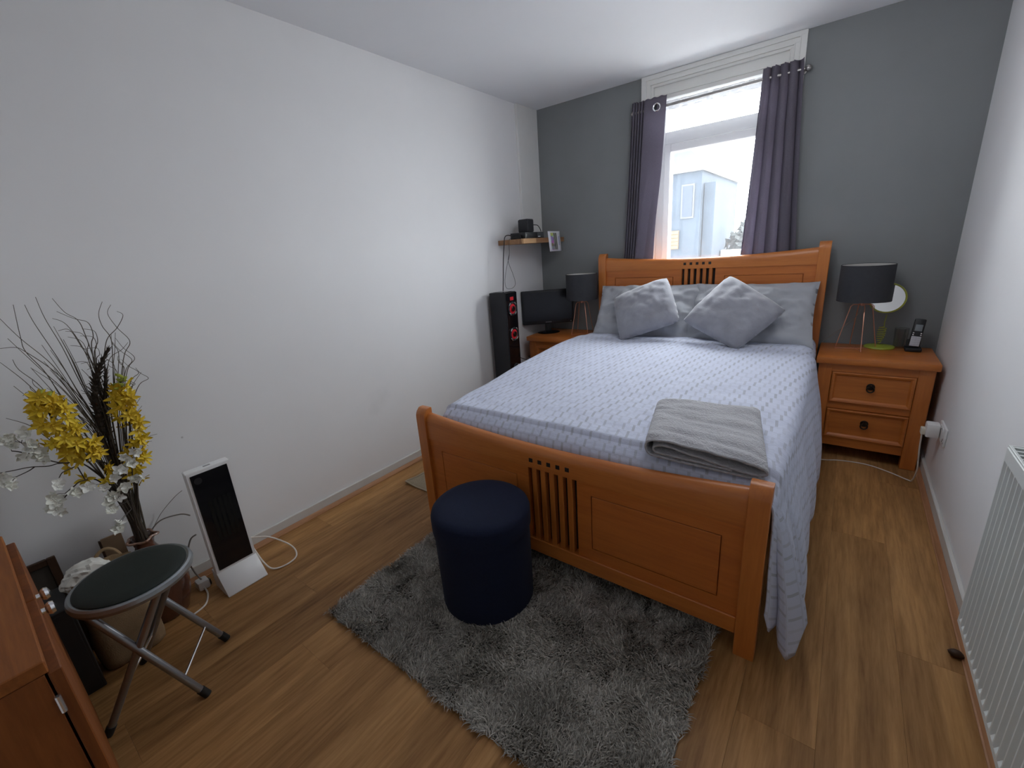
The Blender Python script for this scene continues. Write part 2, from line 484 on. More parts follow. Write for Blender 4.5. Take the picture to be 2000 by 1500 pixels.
def loft(bm, secs, closed=True, caps=True, uv=None):
    rows = [[bm.verts.new(p) for p in s] for s in secs]
    n = len(rows[0])
    for a, b in zip(rows[:-1], rows[1:]):
        for i in range(n if closed else n - 1):
            j = (i + 1) % n
            try: bm.faces.new((a[i], a[j], b[j], b[i]))
            except ValueError: pass
    if caps and closed:
        try:
            bm.faces.new(list(reversed(rows[0]))); bm.faces.new(rows[-1])
        except ValueError: pass
    return rows

def cr(pts, n=8):
    """Catmull-Rom through pts."""
    P = [Vector(p) for p in pts]
    if len(P) < 3:
        return [P[0].lerp(P[-1], i / n) for i in range(n + 1)]
    out = []
    for i in range(len(P) - 1):
        p0, p1, p2, p3 = P[max(i - 1, 0)], P[i], P[i + 1], P[min(i + 2, len(P) - 1)]
        for k in range(n):
            t = k / n
            out.append(0.5 * ((2 * p1) + (p2 - p0) * t + (2 * p0 - 5 * p1 + 4 * p2 - p3) * t * t + (3 * p1 - p0 - 3 * p2 + p3) * t ** 3))
    out.append(P[-1])
    return out

def tube(bm, pts, r, n=8, r2=None, caps=True):
    P = [Vector(p) for p in pts]
    secs = []
    up = None
    for i, p in enumerate(P):
        d = (P[min(i + 1, len(P) - 1)] - P[max(i - 1, 0)])
        if d.length < 1e-9: d = Vector((0, 0, 1))
        d.normalize()
        if up is None:
            up = Vector((0, 0, 1)) if abs(d.z) < 0.9 else Vector((1, 0, 0))
        a = d.cross(up)
        if a.length < 1e-6: a = d.orthogonal()
        a.normalize(); b_ = a.cross(d).normalized(); up = b_
        rr = r if r2 is None else r + (r2 - r) * i / max(1, len(P) - 1)
        secs.append([p + rr * (math.cos(2 * PI * k / n) * a + math.sin(2 * PI * k / n) * b_) for k in range(n)])
    loft(bm, secs, True, caps)
    return bm

def lathe(bm, prof, c=(0, 0, 0), n=32, caps=True):
    secs = []
    for r, z in prof:
        secs.append([(c[0] + r * math.cos(2 * PI * k / n), c[1] + r * math.sin(2 * PI * k / n), c[2] + z) for k in range(n)])
    loft(bm, secs, True, caps)
    return bm

def disc(bm, c, nrm, r, t, n=28, bev=0.0):
    """short cylinder centred at c, axis nrm, thickness t."""
    q = Vector(nrm).to_track_quat('Z', 'Y').to_matrix()
    prof = [(r - bev, -t / 2), (r, -t / 2 + bev), (r, t / 2 - bev), (r - bev, t / 2)] if bev else [(r, -t / 2), (r, t / 2)]
    secs = [[Vector(c) + q @ Vector((a * math.cos(2 * PI * k / n), a * math.sin(2 * PI * k / n), z)) for k in range(n)] for a, z in prof]
    loft(bm, secs, True, True)
    return bm

def torus(bm, c, nrm, R, r, n=28, m=8):
    q = Vector(nrm).to_track_quat('Z', 'Y').to_matrix()
    rows = []
    for i in range(n):
        a = 2 * PI * i / n
        rows.append([bm.verts.new(Vector(c) + q @ Vector(((R + r * math.cos(2 * PI * k / m)) * math.cos(a), (R + r * math.cos(2 * PI * k / m)) * math.sin(a), r * math.sin(2 * PI * k / m)))) for k in range(m)])
    for i in range(n):
        a, b_ = rows[i], rows[(i + 1) % n]
        for k in range(m):
            bm.faces.new((a[k], b_[k], b_[(k + 1) % m], a[(k + 1) % m]))
    return bm

def grid_faces(bm, rows, uvs=None):
    layer = bm.loops.layers.uv.verify() if uvs else None
    V = [[bm.verts.new(p) for p in r] for r in rows]
    for i in range(len(V) - 1):
        for j in range(len(V[0]) - 1):
            f = bm.faces.new((V[i][j], V[i][j + 1], V[i + 1][j + 1], V[i + 1][j]))
            if uvs:
                for lp, (a, b_) in zip(f.loops, ((i, j), (i, j + 1), (i + 1, j + 1), (i + 1, j))):
                    lp[layer].uv = uvs[a][b_]
    return V

def sm(a, b, x):
    t = min(1.0, max(0.0, (x - a) / (b - a)))
    return t * t * (3 - 2 * t)

def nz(x, y, z=0.0):
    return noise.noise(Vector((x, y, z)))

def pillow(bm, tl, tr, br, bl, t, n=28, pinch=0.05, wr=0.006, seed=0.0, sag=0.0, pw=0.55, rnd=0.0):
    tl, tr, br, bl = map(Vector, (tl, tr, br, bl))
    nrm = (tr - tl).cross(bl - tl).normalized()
    if nrm.y > 0: nrm = -nrm
    def P(u, v, s):
        c_ = 1 - rnd * (u * v) ** 4
        uu = u * c_ * (1 - pinch * (1 - v * v)); vv = v * c_ * (1 - pinch * (1 - u * u))
        a, b_ = (uu + 1) / 2, (vv + 1) / 2
        p = (tl * (1 - a) + tr * a) * (1 - b_) + (bl * (1 - a) + br * a) * b_
        e = max(0.0, (1 - abs(u) ** 2.4)) ** pw * max(0.0, (1 - abs(v) ** 2.4)) ** pw
        w = wr * (nz(u * 3 + seed, v * 3, seed) + 0.6 * nz(u * 7 + seed, v * 5, 3) + 0.35 * nz((u + v) * 9 + seed, (u - v) * 3, 6)) * (0.3 + e)
        p = p + nrm * (s * e * t / 2 * (1 + 0.25 * sag * v) + (w if s > 0 else 0))
        return p
    F = [[P(-1 + 2 * i / n, -1 + 2 * j / n, 1) for i in range(n + 1)] for j in range(n + 1)]
    K = [[P(-1 + 2 * i / n, -1 + 2 * j / n, -0.4) for i in range(n + 1)] for j in range(n + 1)]
    grid_faces(bm, F); grid_faces(bm, [list(reversed(r)) for r in K])
    bmesh.ops.remove_doubles(bm, verts=bm.verts, dist=0.0006)
    return bm

# ------------------------------------------------------------------ room shell
bm = B(); bx(bm, (-0.12, YR, -0.02), (0, 0.30, H + 0.1)); struct('wall_left', bm, wall_w, smooth=False)
bm = B(); bx(bm, (W, YR, -0.02), (W + 0.12, 0.30, H + 0.1)); struct('wall_right', bm, wall_w, smooth=False)
OX0, OX1, OZ0, OZ1 = 0.945, 1.825, 0.93, 2.389      # hole in the window wall
bm = B()
bx(bm, (0, 0, -0.02), (OX0, 0.30, H)); bx(bm, (OX1, 0, -0.02), (W, 0.30, H))
bx(bm, (OX0, 0, -0.02), (OX1, 0.30, OZ0)); bx(bm, (OX0, 0, OZ1), (OX1, 0.30, H))
struct('wall_back', bm, wall_g, smooth=False)
DX0, DX1, DZ = 1.72, 2.52, 2.0
bm = B()
bx(bm, (-0.12, YR - 0.12, -0.02), (W + 0.12, YR, H + 0.1))
struct('wall_front', bm, wall_w, smooth=False)
bm = B(); bx(bm, (0, YR, H), (W, 0.30, H + 0.1)); struct('ceiling', bm, ceil_m, smooth=False)

# floor with planks
fl_bm = B(); bx(fl_bm, (0, YR, -0.10), (W, 0.0, -0.013)); floor = struct('floor', fl_bm, sub_m, smooth=False)
PWD, PLN = 0.1905, 1.22
pm = {}
def plank_mesh(w, l):
    k = (round(w, 4), round(l, 4))
    if k not in pm:
        b_ = B(); bx(b_, (0.00015, 0.00015, -0.0128), (w - 0.00015, l - 0.00015, 0.0), 0.0004)
        me = bpy.data.meshes.new('plank'); b_.to_mesh(me); b_.free(); me.materials.append(plank_m)
        pm[k] = me
    return pm[k]
x = 0.002
ci = 0
while x < W - 0.01:
    w = min(PWD, W - 0.002 - x)
    y = -0.002 - (0.0 if ci % 3 == 0 else (0.45 if ci % 3 == 1 else 0.83)) + (0.17 if ci % 2 else 0)
    y = min(y, -0.002)
    segs = []
    top = -0.002
    while top > YR + 0.01:
        bot = y - PLN if top == -0.002 and y < -0.002 and False else None
        if top == -0.002:
            first = [1.22, 0.62, 0.31, 0.95, 0.48, 1.10][ci % 6]
            b0 = max(YR + 0.002, top - first)
        else:
            b0 = max(YR + 0.002, top - PLN)
        segs.append((b0, top)); top = b0
    for b0, t0 in segs:
        if t0 - b0 < 0.02: continue
        o = link(bpy.data.objects.new('plank', plank_mesh(w, t0 - b0)))
        o.location = (x, b0, 0); o.parent = floor
    x += PWD; ci += 1

# skirtings and oak beads
def skirt(name, x0, x1, y0, y1, h=0.066):
    b_ = B(); bx(b_, (x0, y0, 0), (x1, y1, h), 0.003); struct(name, b_, skirt_m)
skirt('baseboard_left', 0.0, 0.014, YR, -0.002)
skirt('baseboard_right', W - 0.014, W, YR, -0.002, 0.072)
skirt('baseboard_back', 0.03, W - 0.03, -0.014, 0.0)
def bead(name, xw, sgn):
    b_ = B()
    prof = [(0, 0), (0.019, 0), (0.019, 0.004), (0.015, 0.006), (0.013, 0.012), (0.007, 0.017), (0.004, 0.021), (0, 0.021)]
    loft(b_, [[(xw + sgn * p[0], yy, p[1]) for p in prof] for yy in (YR, -0.02)])
    bmesh.ops.recalc_face_normals(b_, faces=b_.faces)
    struct(name, b_, bead_m)
bead('trim_1', 0.0145, 1)
bead('trim_2', W - 0.0145, -1)
# boxed-in strip in the left corner above the shelf
bm = B(); bx(bm, (0.0, -0.285, 1.40), (0.022, -0.001, H - 0.001), 0.002); struct('trim_3', bm, trim_w)
# architrave with stepped mouldings and a head panel
bm = B()
AX0, AX1 = 0.903, 1.865
def frame_step(b_, x0, x1, ztop, wd, y0, y1, wt=None, zb=0.90):
    wt = wd if wt is None else wt
    bx(b_, (x0, y0, zb), (x0 + wd, y1, ztop - wt), 0.001)
    bx(b_, (x1 - wd, y0, zb), (x1, y1, ztop - wt), 0.001)
    bx(b_, (x0, y0, ztop - wt), (x1, y1, ztop), 0.001)
frame_step(bm, AX0, AX1, H - 0.002, 0.030, -0.020, 0.0, 0.022)
frame_step(bm, AX0 + 0.030, AX1 - 0.030, H - 0.024, 0.006, -0.024, 0.0, 0.006)
frame_step(bm, AX0 + 0.036, AX1 - 0.036, H - 0.030, 0.022, -0.012, 0.004, 0.024)
frame_step(bm, AX0 + 0.058, AX1 - 0.058, H - 0.054, 0.006, -0.016, 0.012, 0.006)
frame_step(bm, AX0 + 0.064, AX1 - 0.064, H - 0.060, 0.014, -0.004, 0.020, 0.012)
frame_step(bm, AX0 + 0.078, AX1 - 0.078, H - 0.072, 0.005, -0.008, 0.026, 0.005)
struct('trim_4', bm, trim_w)
bm = B()
bx(bm, (0.946, 0.012, 2.262), (1.824, 0.20, H - 0.006))
bx(bm, (AX0 + 0.083, -0.004, 2.256), (AX1 - 0.083, 0.03, 2.264), 0.0015)
bx(bm, (AX0 + 0.083, 0.004, 2.232), (AX1 - 0.083, 0.03, 2.256), 0.0015)
struct('trim_5', bm, trim_w)
# window: reveal lining, frame, transom, opening light, panes, sill
RX0, RX1 = 0.986, 1.782
bm = B()
bx(bm, (0.945, 0.001, 0.93), (RX0, 0.20, 2.262)); bx(bm, (RX1, 0.001, 0.93), (1.825, 0.20, 2.262))
bx(bm, (RX0, 0.03, 2.235), (RX1, 0.20, 2.262))
win = struct('window_1', bm, upvc, smooth=False)
FY0, FY1 = 0.10, 0.165
bm = B()
bx(bm, (RX0, FY0, 0.95), (RX0 + 0.055, FY1, 2.235), 0.003); bx(bm, (RX1 - 0.055, FY0, 0.95), (RX1, FY1, 2.235), 0.003)
bx(bm, (RX0 + 0.055, FY0, 2.185), (RX1 - 0.055, FY1, 2.235), 0.003); bx(bm, (RX0 + 0.055, FY0, 0.95), (RX1 - 0.055, FY1, 1.01), 0.003)
bx(bm, (RX0 + 0.055, FY0, 1.965), (RX1 - 0.055, FY1, 2.048), 0.004)
obj('window_frame', bm, upvc, win)
bm = B()
x0, x1 = RX0 + 0.055, RX1 - 0.055
bx(bm, (x0, FY0 - 0.014, 1.01), (x0 + 0.045, FY1 - 0.01, 1.964), 0.004); bx(bm, (x1 - 0.045, FY0 - 0.014, 1.01), (x1, FY1 - 0.01, 1.964), 0.004)
bx(bm, (x0 + 0.045, FY0 - 0.014, 1.91), (x1 - 0.045, FY1 - 0.01, 1.964), 0.004); bx(bm, (x0 + 0.045, FY0 - 0.014, 1.01), (x1 - 0.045, FY1 - 0.01, 1.07), 0.004)
sash = obj('window_sash', bm, upvc, win)
bm = B(); bx(bm, (x0 + 0.04, 0.128, 1.065), (x1 - 0.04, 0.132, 1.915)); obj('pane', bm, pane_m, sash, smooth=False)
bm = B(); bx(bm, (x0 - 0.005, 0.128, 2.043), (x1 + 0.005, 0.132, 2.19)); obj('pane', bm, pane_m, win, smooth=False)
bm = B(); bx(bm, (0.93, -0.012, 0.905), (1.84, 0.10, 0.945), 0.006, 2); obj('window_sill', bm, trim_w, win)

# ------------------------------------------------------------------ outside
bm = B(); bx(bm, (-30, 0.6, -3.2), (30, 60, -3.0)); struct('ground', bm, ash_m, smooth=False)
hs = thing('house', 'blue-grey neighbouring house seen through the net curtain', 'house', (-2.3, 8.0, -3.0))
bm = B(); bx(bm, (-4.2, 8.0, -3.0), (-0.72, 12, 2.75)); obj('facade', bm, house_m, hs, smooth=False)
bm = B()
loft(bm, [[(-4.3, yy, 2.75), (-0.66, yy, 2.75), (-0.78, yy, 3.02), (-1.40, yy, 3.62), (-4.3, yy, 4.4)] for yy in (7.9, 12.1)])
bmesh.ops.recalc_face_normals(bm, faces=bm.faces); obj('roof', bm, roof_m, hs, smooth=False)
bm = B(); bx(bm, (-0.70, 8.2, -3.0), (-0.46, 9.5, 2.50)); obj('downpipe_casing', bm, house_m, hs, smooth=False)
for i, (xa, za, xb, zb) in enumerate([(-1.16, 1.75, -0.86, 2.5), (-1.14, 0.0, -0.86, 0.8)]):
    bm = B(); bx(bm, (xa, 7.97, za), (xb, 8.0, zb)); o = obj('house_window', bm, roof_m, hs, smooth=False)
    bm = B(); bx(bm, (xa + 0.04, 7.95, za + 0.04), (xb - 0.04, 7.97, zb - 0.04)); obj('pane', bm, house_d, o, smooth=False)
bm = B(); bx(bm, (-1.36, 7.96, 1.06), (-1.18, 8.0, 1.49)); sh = obj('shutter', bm, ochre_m, hs, smooth=False)
for k in range(5):
    bm = B(); bx(bm, (-1.355, 7.945, 1.075 + k * 0.083), (-1.185, 7.96, 1.145 + k * 0.083), 0.004); obj('slat', bm, ochre_m, sh)
gw = B(); bx(gw, (-0.44, 9.0, -3.0), (4.5, 9.2, 0.95), 0.02); tag(obj('garden_wall', gw, fence_m), 'low grey garden wall outside beyond the window', 'wall')
def bush(name, c, r, label):
    t = thing(name, label, 'tree', (c[0], c[1], -3.0))
    b_ = B(); tube(b_, [(c[0], c[1], -3.0), (c[0], c[1], c[2])], 0.09, 8); obj('trunk', b_, stem_m, t)
    b_ = B()
    for k in range(420):
        d = Vector((random.gauss(0, 1), random.gauss(0, 1), random.gauss(0, 1))).normalized() * (r * random.random() ** 0.35)
        p = Vector(c) + Vector((d.x, d.y, d.z * 1.1))
        a = Vector((random.uniform(-1, 1), random.uniform(-1, 1), random.uniform(-1, 1))).normalized() * 0.13
        e = a.orthogonal().normalized() * 0.07
        vs_ = [b_.verts.new(p + q) for q in (a, e, -a, -e)]
        b_.faces.new(vs_)
    obj('foliage', b_, foliage_m, t, smooth=False, kind='stuff')
bush('garden_tree', (-0.05, 10.4, 1.0), 0.55, 'small bushy dark tree outside behind the garden wall')

# ------------------------------------------------------------------ bed
bed = thing('double_bed', 'honey oak double bed with slatted headboard and footboard', 'bed', (1.361, -1.1, 0))
BX0, BX1, CXB = 0.611, 2.111, 1.361

def bed_end(front, up, arc_mid, arc_end, post_h, zfloor, zlow):
    """front: y of the face; up: lift of the pattern; builds posts, rails, panels, slats, inlays."""
    dep = 0.055
    for (xa, xb) in ((BX0, BX0 + 0.060), (BX1 - 0.060, BX1)):
        b_ = B()
        prof = [(front, 0.0), (front, post_h - 0.045)]
        prof += [(front + 0.038 * (1 - math.cos(t)), post_h - 0.045 + 0.045 * math.sin(t)) for t in [PI / 2 * k / 6 for k in range(1, 7)]]
        prof += [(front + dep - 0.004, post_h), (front + dep, post_h - 0.004), (front + dep, 0.0)]
        w = 0.0025
        loft(b_, [[(xa, p[0] + (0.002 if p[0] < front + 0.02 else -0.002), p[1]) for p in prof], [(xa + w, p[0], p[1]) for p in prof],
                  [(xb - w, p[0], p[1]) for p in prof], [(xb, p[0] + (0.002 if p[0] < front + 0.02 else -0.002), p[1]) for p in prof]])
        bmesh.ops.recalc_face_normals(b_, faces=b_.faces)
        obj('post', b_, bed_z, bed)
    xa, xb = BX0 + 0.060, BX1 - 0.060
    fy = front + 0.010
    # arched top rail
    b_ = B(); secs = []
    for i in range(33):
        xx = xa + (xb - xa) * i / 32
        zt = arc_mid + (arc_end - arc_mid) * ((xx - CXB) / 0.69) ** 2
        zb = 0.475 + up
        secs.append([(xx, fy, zb), (xx, fy, zt - 0.034), (xx, fy + 0.004, zt - 0.018), (xx, fy + 0.012, zt - 0.005), (xx, fy + 0.022, zt),
                     (xx, fy + 0.036, zt), (xx, fy + 0.040, zt - 0.006), (xx, fy + 0.040, zb)])
    loft(b_, secs); bmesh.ops.recalc_face_normals(b_, faces=b_.faces)
    rail = obj('top_rail', b_, bed_x, bed)
    b_ = B(); bx(b_, (xa, fy - 0.003, 0.075 + zlow), (xb, fy + 0.036, 0.140 + zlow), 0.003); obj('bottom_rail', b_, bed_x, bed)
    z0, z1 = 0.140 + zlow, 0.475 + up
    sx0, pitch = 1.254, 0.0410
    sx1 = sx0 + 5 * pitch + 0.019
    # panels: surround with a shadow groove round the inner board
    for (pa, pb, ia, ib) in ((xa, sx0, 0.750, sx0 - 0.062), (sx1, xb, sx1 + 0.062, 1.986)):
        b_ = B(); py0, py1 = fy + 0.006, fy + 0.028
        iz0, iz1 = z0 + 0.052, z1 - 0.055
        g = 0.0035
        bx(b_, (pa, py0, z0), (ia - g, py1, z1)); bx(b_, (ib + g, py0, z0), (pb, py1, z1))
        bx(b_, (ia - g, py0, z0), (ib + g, py1, iz0 - g)); bx(b_, (ia - g, py0, iz1 + g), (ib + g, py1, z1))
        pn = obj('panel', b_, bed_p, bed, smooth=False)
        b_ = B(); bx(b_, (ia, py0 - 0.0005, iz0), (ib, py1 - 0.004, iz1), 0.0012); obj('raised_board', b_, bed_p, pn)
        b_ = B(); bx(b_, (ia - g, py0 + 0.010, iz0 - g), (ib + g, py1 - 0.002, iz1 + g)); obj('backing', b_, bed_p, pn, smooth=False)
    for k in range(5):
        b_ = B(); bx(b_, (sx0 + 0.019 + k * pitch, fy + 0.004, z0), (sx0 + pitch + k * pitch, fy + 0.030, z1), 0.0015)
        obj('slat', b_, bed_z, bed)
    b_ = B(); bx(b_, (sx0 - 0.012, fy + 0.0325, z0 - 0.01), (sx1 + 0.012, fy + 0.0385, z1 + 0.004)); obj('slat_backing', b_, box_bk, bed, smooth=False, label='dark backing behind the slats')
    for k in range(5):
        cx_ = 1.2745 + k * 0.0416
        b_ = B(); bx(b_, (cx_ - 0.0088, fy - 0.0008, 0.5095 + up - 0.0088), (cx_ + 0.0088, fy + 0.004, 0.5095 + up + 0.0088))
        obj('inlay_square', b_, box_bk, rail, smooth=False)
bed_end(-2.132, 0.0, 0.565, 0.601, 0.626, 0.0, 0.0)
bed_end(-0.124, 0.632, 1.178, 1.208, 1.241, 0.0, 0.58)
for xa in (BX0 + 0.008, BX1 - 0.033):
    bm = B(); bx(bm, (xa, -2.077, 0.20), (xa + 0.025, -0.124, 0.36), 0.002); obj('side_rail', bm, bed_y, bed)
bm = B(); bx(bm, (BX0 + 0.034, -2.076, 0.235), (BX1 - 0.034, -0.126, 0.27)); obj('slatted_base', bm, bed_x, bed, smooth=False)
bm = B(); bx(bm, (0.652, -2.080, 0.275), (2.070, -0.130, 0.555), 0.03, 3)
mat_o = tag(obj('mattress', bm, sheet_m), 'pale mattress lying in the oak bed under the white cover', 'mattress')

# ------------------------------------------------------------------ duvet
def build_duvet():
    def zt(y): return 0.622 + 0.040 * sm(-1.95, -0.7, y) - 0.045 * sm(-2.0, -2.078, y) * 1.0
    def xl(y):
        pts = [(-2.075, 0.705), (-2.0, 0.690), (-1.8, 0.655), (-1.2, 0.605), (-0.7, 0.580), (-0.5, 0.585), (-0.42, 0.625), (-0.13, 0.66)]
        for (a, va), (b_, vb) in zip(pts[:-1], pts[1:]):
            if y <= b_: return va + (vb - va) * sm(a, b_, y)
        return pts[-1][1]
    rows = []       # y_top, z_top, upper (x,y), lower (x,y), z_bottom
    def xlow(y):
        pts = [(-2.0, 2.205), (-1.6, 2.198), (-1.1, 2.208), (-0.75, 2.205), (-0.58, 2.165), (-0.47, 2.116), (-0.13, 2.10)]
        for (a, va), (b_, vb) in zip(pts[:-1], pts[1:]):
            if y <= b_: return va + (vb - va) * sm(a, b_, y)
        return pts[-1][1]
    NR = 84
    for i in range(NR):
        y = -0.14 - (2.0 - 0.14) * i / (NR - 1)
        fold = 0.010 * math.sin(y * 19 + 1.1) + 0.012 * nz(y * 4.0, 5.3)
        sc = sm(-0.5, -0.9, y)
        zb = 0.13 + 0.03 * math.sin(y * 6) + (0.30 - 0.13) * (1 - sm(-0.47, -0.75, y)) * 1.0
        zb -= 0.03 * sm(-1.85, -2.0, y)
        up = min(xlow(y), 2.128 if y < -0.6 else 2.112)
        rows.append((y, zt(y), (up, y), (xlow(y) + fold * sc, y), zb, xl(y)))
    key = [(-2.0, 0.612, (2.128, -2.0), (2.205, -2.0), 0.13, 0.690),
           (-2.03, 0.600, (2.126, -2.03), (2.222, -2.035), 0.17, 0.697),
           (-2.05, 0.588, (2.124, -2.055), (2.232, -2.075), 0.18, 0.701),
           (-2.063, 0.570, (2.122, -2.075), (2.218, -2.108), 0.075, 0.705),
           (-2.071, 0.548, (2.120, -2.088), (2.198, -2.128), 0.060, 0.709),
           (-2.074, 0.524, (2.1185, -2.098), (2.176, -2.110), 0.08, 0.712),
           (-2.0745, 0.500, (2.1180, -2.105), (2.160, -2.090), 0.15, 0.716),
           (-2.075, 0.480, (2.1175, -2.110), (2.142, -2.118), 0.13, 0.720),
           (-2.075, 0.465, (2.1170, -2.114), (2.124, -2.124), 0.19, 0.724)]
    for a, b_ in zip(key[:-1], key[1:]):
        for k in range(1, 6):
            t = k / 5
            L = lambda p, q: p + (q - p) * t
            rows.append((L(a[0], b_[0]), L(a[1], b_[1]), (L(a[2][0], b_[2][0]), L(a[2][1], b_[2][1])), (L(a[3][0], b_[3][0]), L(a[3][1], b_[3][1])), L(a[4], b_[4]), L(a[5], b_[5])))
    G, UV = [], []
    vlen = 0.0
    prev = None
    for (y, z, up, lo, zb, xl_) in rows:
        r, uvr = [], []
        if prev is not None: vlen += math.hypot(y - prev[0], z - prev[1])
        if prev is not None and y < -2.0: vlen += 0.35 * math.hypot(lo[0] - prev[2][0], lo[1] - prev[2][1])
        prev = (y, z, lo)
        # left hang
        for k in range(6):
            t = k / 5
            r.append(Vector((xl_ + 0.012 * (1 - t), y, z - 0.185 + 0.135 * t)))
        for k in range(1, 6):
            a = PI / 2 * k / 5
            r.append(Vector((xl_ + 0.05 * (1 - math.cos(a)), y, z - 0.05 + 0.05 * math.sin(a))))
        x0 = xl_ + 0.05
        xe = up[0] - 0.055
        zu = max(z, 0.592) if y < -1.95 else z
        NT = 54
        for k in range(1, NT + 1):
            t = k / NT
            xx = x0 + (xe - x0) * t
            w = sm(1.98, 2.05, xx)
            yy = y + (up[1] - y) * sm(1.99, 2.09, xx)
            zz = z + (zu - z) * w
            zz += 0.010 * math.sin(PI * t) ** 0.7 * sm(-2.07, -1.8, y)
            wr = 0.006 * nz(xx * 3.2, y * 3.2, 1) + 0.004 * nz(xx * 9 + y * 4, y * 7, 2)
            cr_ = 0.010 * nz((xx + y) * 7, (xx - y) * 2.2, 9) * sm(1.55, 2.0, xx) * sm(-1.2, -1.7, y)
            zz += (wr + cr_) * sm(-2.07, -1.95, y)
            r.append(Vector((xx, yy, zz)))
        # rounded shoulder
        for k in range(1, 7):
            a = PI / 2 * k / 6
            r.append(Vector((xe + 0.055 * math.sin(a), up[1], zu - 0.055 * (1 - math.cos(a)))))
        NH = 26
        ztop = zu - 0.055
        for k in range(1, NH + 1):
            t = k / NH
            e = 1 - (1 - t) ** 2.0 if y > -2.0 else t ** 0.75
            px = up[0] + (lo[0] - up[0]) * e
            py = up[1] + (lo[1] - up[1]) * e
            zz = ztop + (zb - ztop) * t
            px += 0.005 * nz(y * 5, zz * 6, 4) * t * sm(-0.5, -0.7, y)
            r.append(Vector((px, py, zz)))
        u = 0.0
        for k, p in enumerate(r):
            if k: u += (p - r[k - 1]).length
            uvr.append((u, vlen))
        G.append(r); UV.append(uvr)
    b_ = B()
    grid_faces(b_, G, UV)
    bmesh.ops.recalc_face_normals(b_, faces=b_.faces)
    o = obj('duvet', b_, duvet_m, ang=80)
    s = o.modifiers.new('thick', 'SOLIDIFY'); s.thickness = 0.006; s.offset = 0
    return tag(o, 'white duvet with grey dashed weave spread over the bed and hanging to the floor', 'duvet')
build_duvet()

# ------------------------------------------------------------------ pillows, cushions, towel
bm = B(); pillow(bm, (0.660, -0.150, 1.000), (1.415, -0.140, 1.005), (1.398, -0.405, 0.652), (0.690, -0.405, 0.650), 0.145, 44, 0.045, 0.030, 1.3, 0.5)
tag(obj('pillow', bm, pillow_m, ang=180), 'grey cotton pillow leaning on the headboard behind the squarer, less tilted plush cushion', 'pillow', 'grey pillows against the headboard')
bm = B(); pillow(bm, (1.372, -0.140, 1.004), (2.082, -0.140, 1.008), (2.100, -0.415, 0.648), (1.350, -0.400, 0.652), 0.145, 44, 0.045, 0.030, 6.1, 0.5)
tag(obj('pillow', bm, pillow_m, ang=180), 'grey cotton pillow leaning on the headboard beside the copper lamp with the mirror', 'pillow', 'grey pillows against the headboard')
bm = B(); pillow(bm, (0.843, -0.358, 0.930), (1.203, -0.256, 1.068), (1.366, -0.465, 0.792), (0.990, -0.585, 0.662), 0.16, 36, 0.0, 0.009, 2.2, 0.2, 0.5, 0.045)
tag(obj('cushion', bm, plush_m, ang=180), 'grey plush cushion standing almost square before the pillow on the monitor side', 'cushion', 'plush cushions on the bed')
bm = B(); pillow(bm, (1.368, -0.468, 0.800), (1.600, -0.254, 1.074), (1.954, -0.420, 0.874), (1.736, -0.617, 0.656), 0.16, 36, 0.0, 0.009, 8.4, 0.2, 0.5, 0.045)
tag(obj('cushion', bm, plush_m, ang=180), 'grey plush cushion tilted on its corner like a diamond', 'cushion', 'plush cushions on the bed')

def build_towel():
    path = cr([(0.345, 0.004), (0.20, 0.004), (0.05, 0.005), (0.012, 0.009), (0.0, 0.022), (0.010, 0.037), (0.05, 0.043), (0.16, 0.043), (0.29, 0.041), (0.335, 0.036),
               (0.350, 0.026), (0.335, 0.016), (0.29, 0.015), (0.18, 0.023), (0.07, 0.030), (0.032, 0.027), (0.026, 0.019), (0.05, 0.014), (0.15, 0.013), (0.26, 0.0125)] and
              [Vector((a, 0, c)) for a, c in [(0.345, 0.004), (0.20, 0.004), (0.05, 0.005), (0.012, 0.009), (0.0, 0.024), (0.010, 0.041), (0.05, 0.049), (0.16, 0.049), (0.29, 0.046), (0.335, 0.040),
               (0.350, 0.027), (0.335, 0.017), (0.29, 0.0165), (0.18, 0.026), (0.07, 0.036), (0.032, 0.032), (0.026, 0.021), (0.05, 0.0145), (0.15, 0.0140), (0.26, 0.0130)]], 5)
    fl, fr, bl, br = Vector((1.722, -2.066, 0.617)), Vector((2.086, -2.048, 0.607)), Vector((1.648, -1.735, 0.634)), Vector((2.002, -1.640, 0.636))
    rows = []
    for i in range(61):
        t = i / 60
        r = []
        for p in path:
            s = p.x / 0.35
            q = (fl * (1 - s) + fr * s) * (1 - t) + (bl * (1 - s) + br * s) * t
            zz = p.z * (1.5 - 0.42 * s)
            zz += (0.007 * nz(s * 4, t * 5, 1.0) + 0.006 * nz(s * 3, t * 14 + s * 3, 2.0) + 0.0025 * nz(s * 26, t * 26, 5.0)) * (p.z / 0.05)
            zz += 0.012 * sm(0.75, 1.0, s) * sm(0.8, 1.0, t) * (p.z / 0.05)
            yy = 0.006 * nz(s * 5, 3.0, p.z * 20) if i == 0 else 0
            r.append(Vector((q.x, q.y + yy, q.z + zz - 0.012 * sm(0.10, 0.0, t) * 0.5)))
        rows.append(r)
    b_ = B(); grid_faces(b_, rows)
    bmesh.ops.recalc_face_normals(b_, faces=b_.faces)
    o = obj('towel', b_, towel_m, ang=80)
    s = o.modifiers.new('thick', 'SOLIDIFY'); s.thickness = 0.0065; s.offset = 0
    tag(o, 'folded grey terry towel lying on the foot of the bed', 'towel')
build_towel()

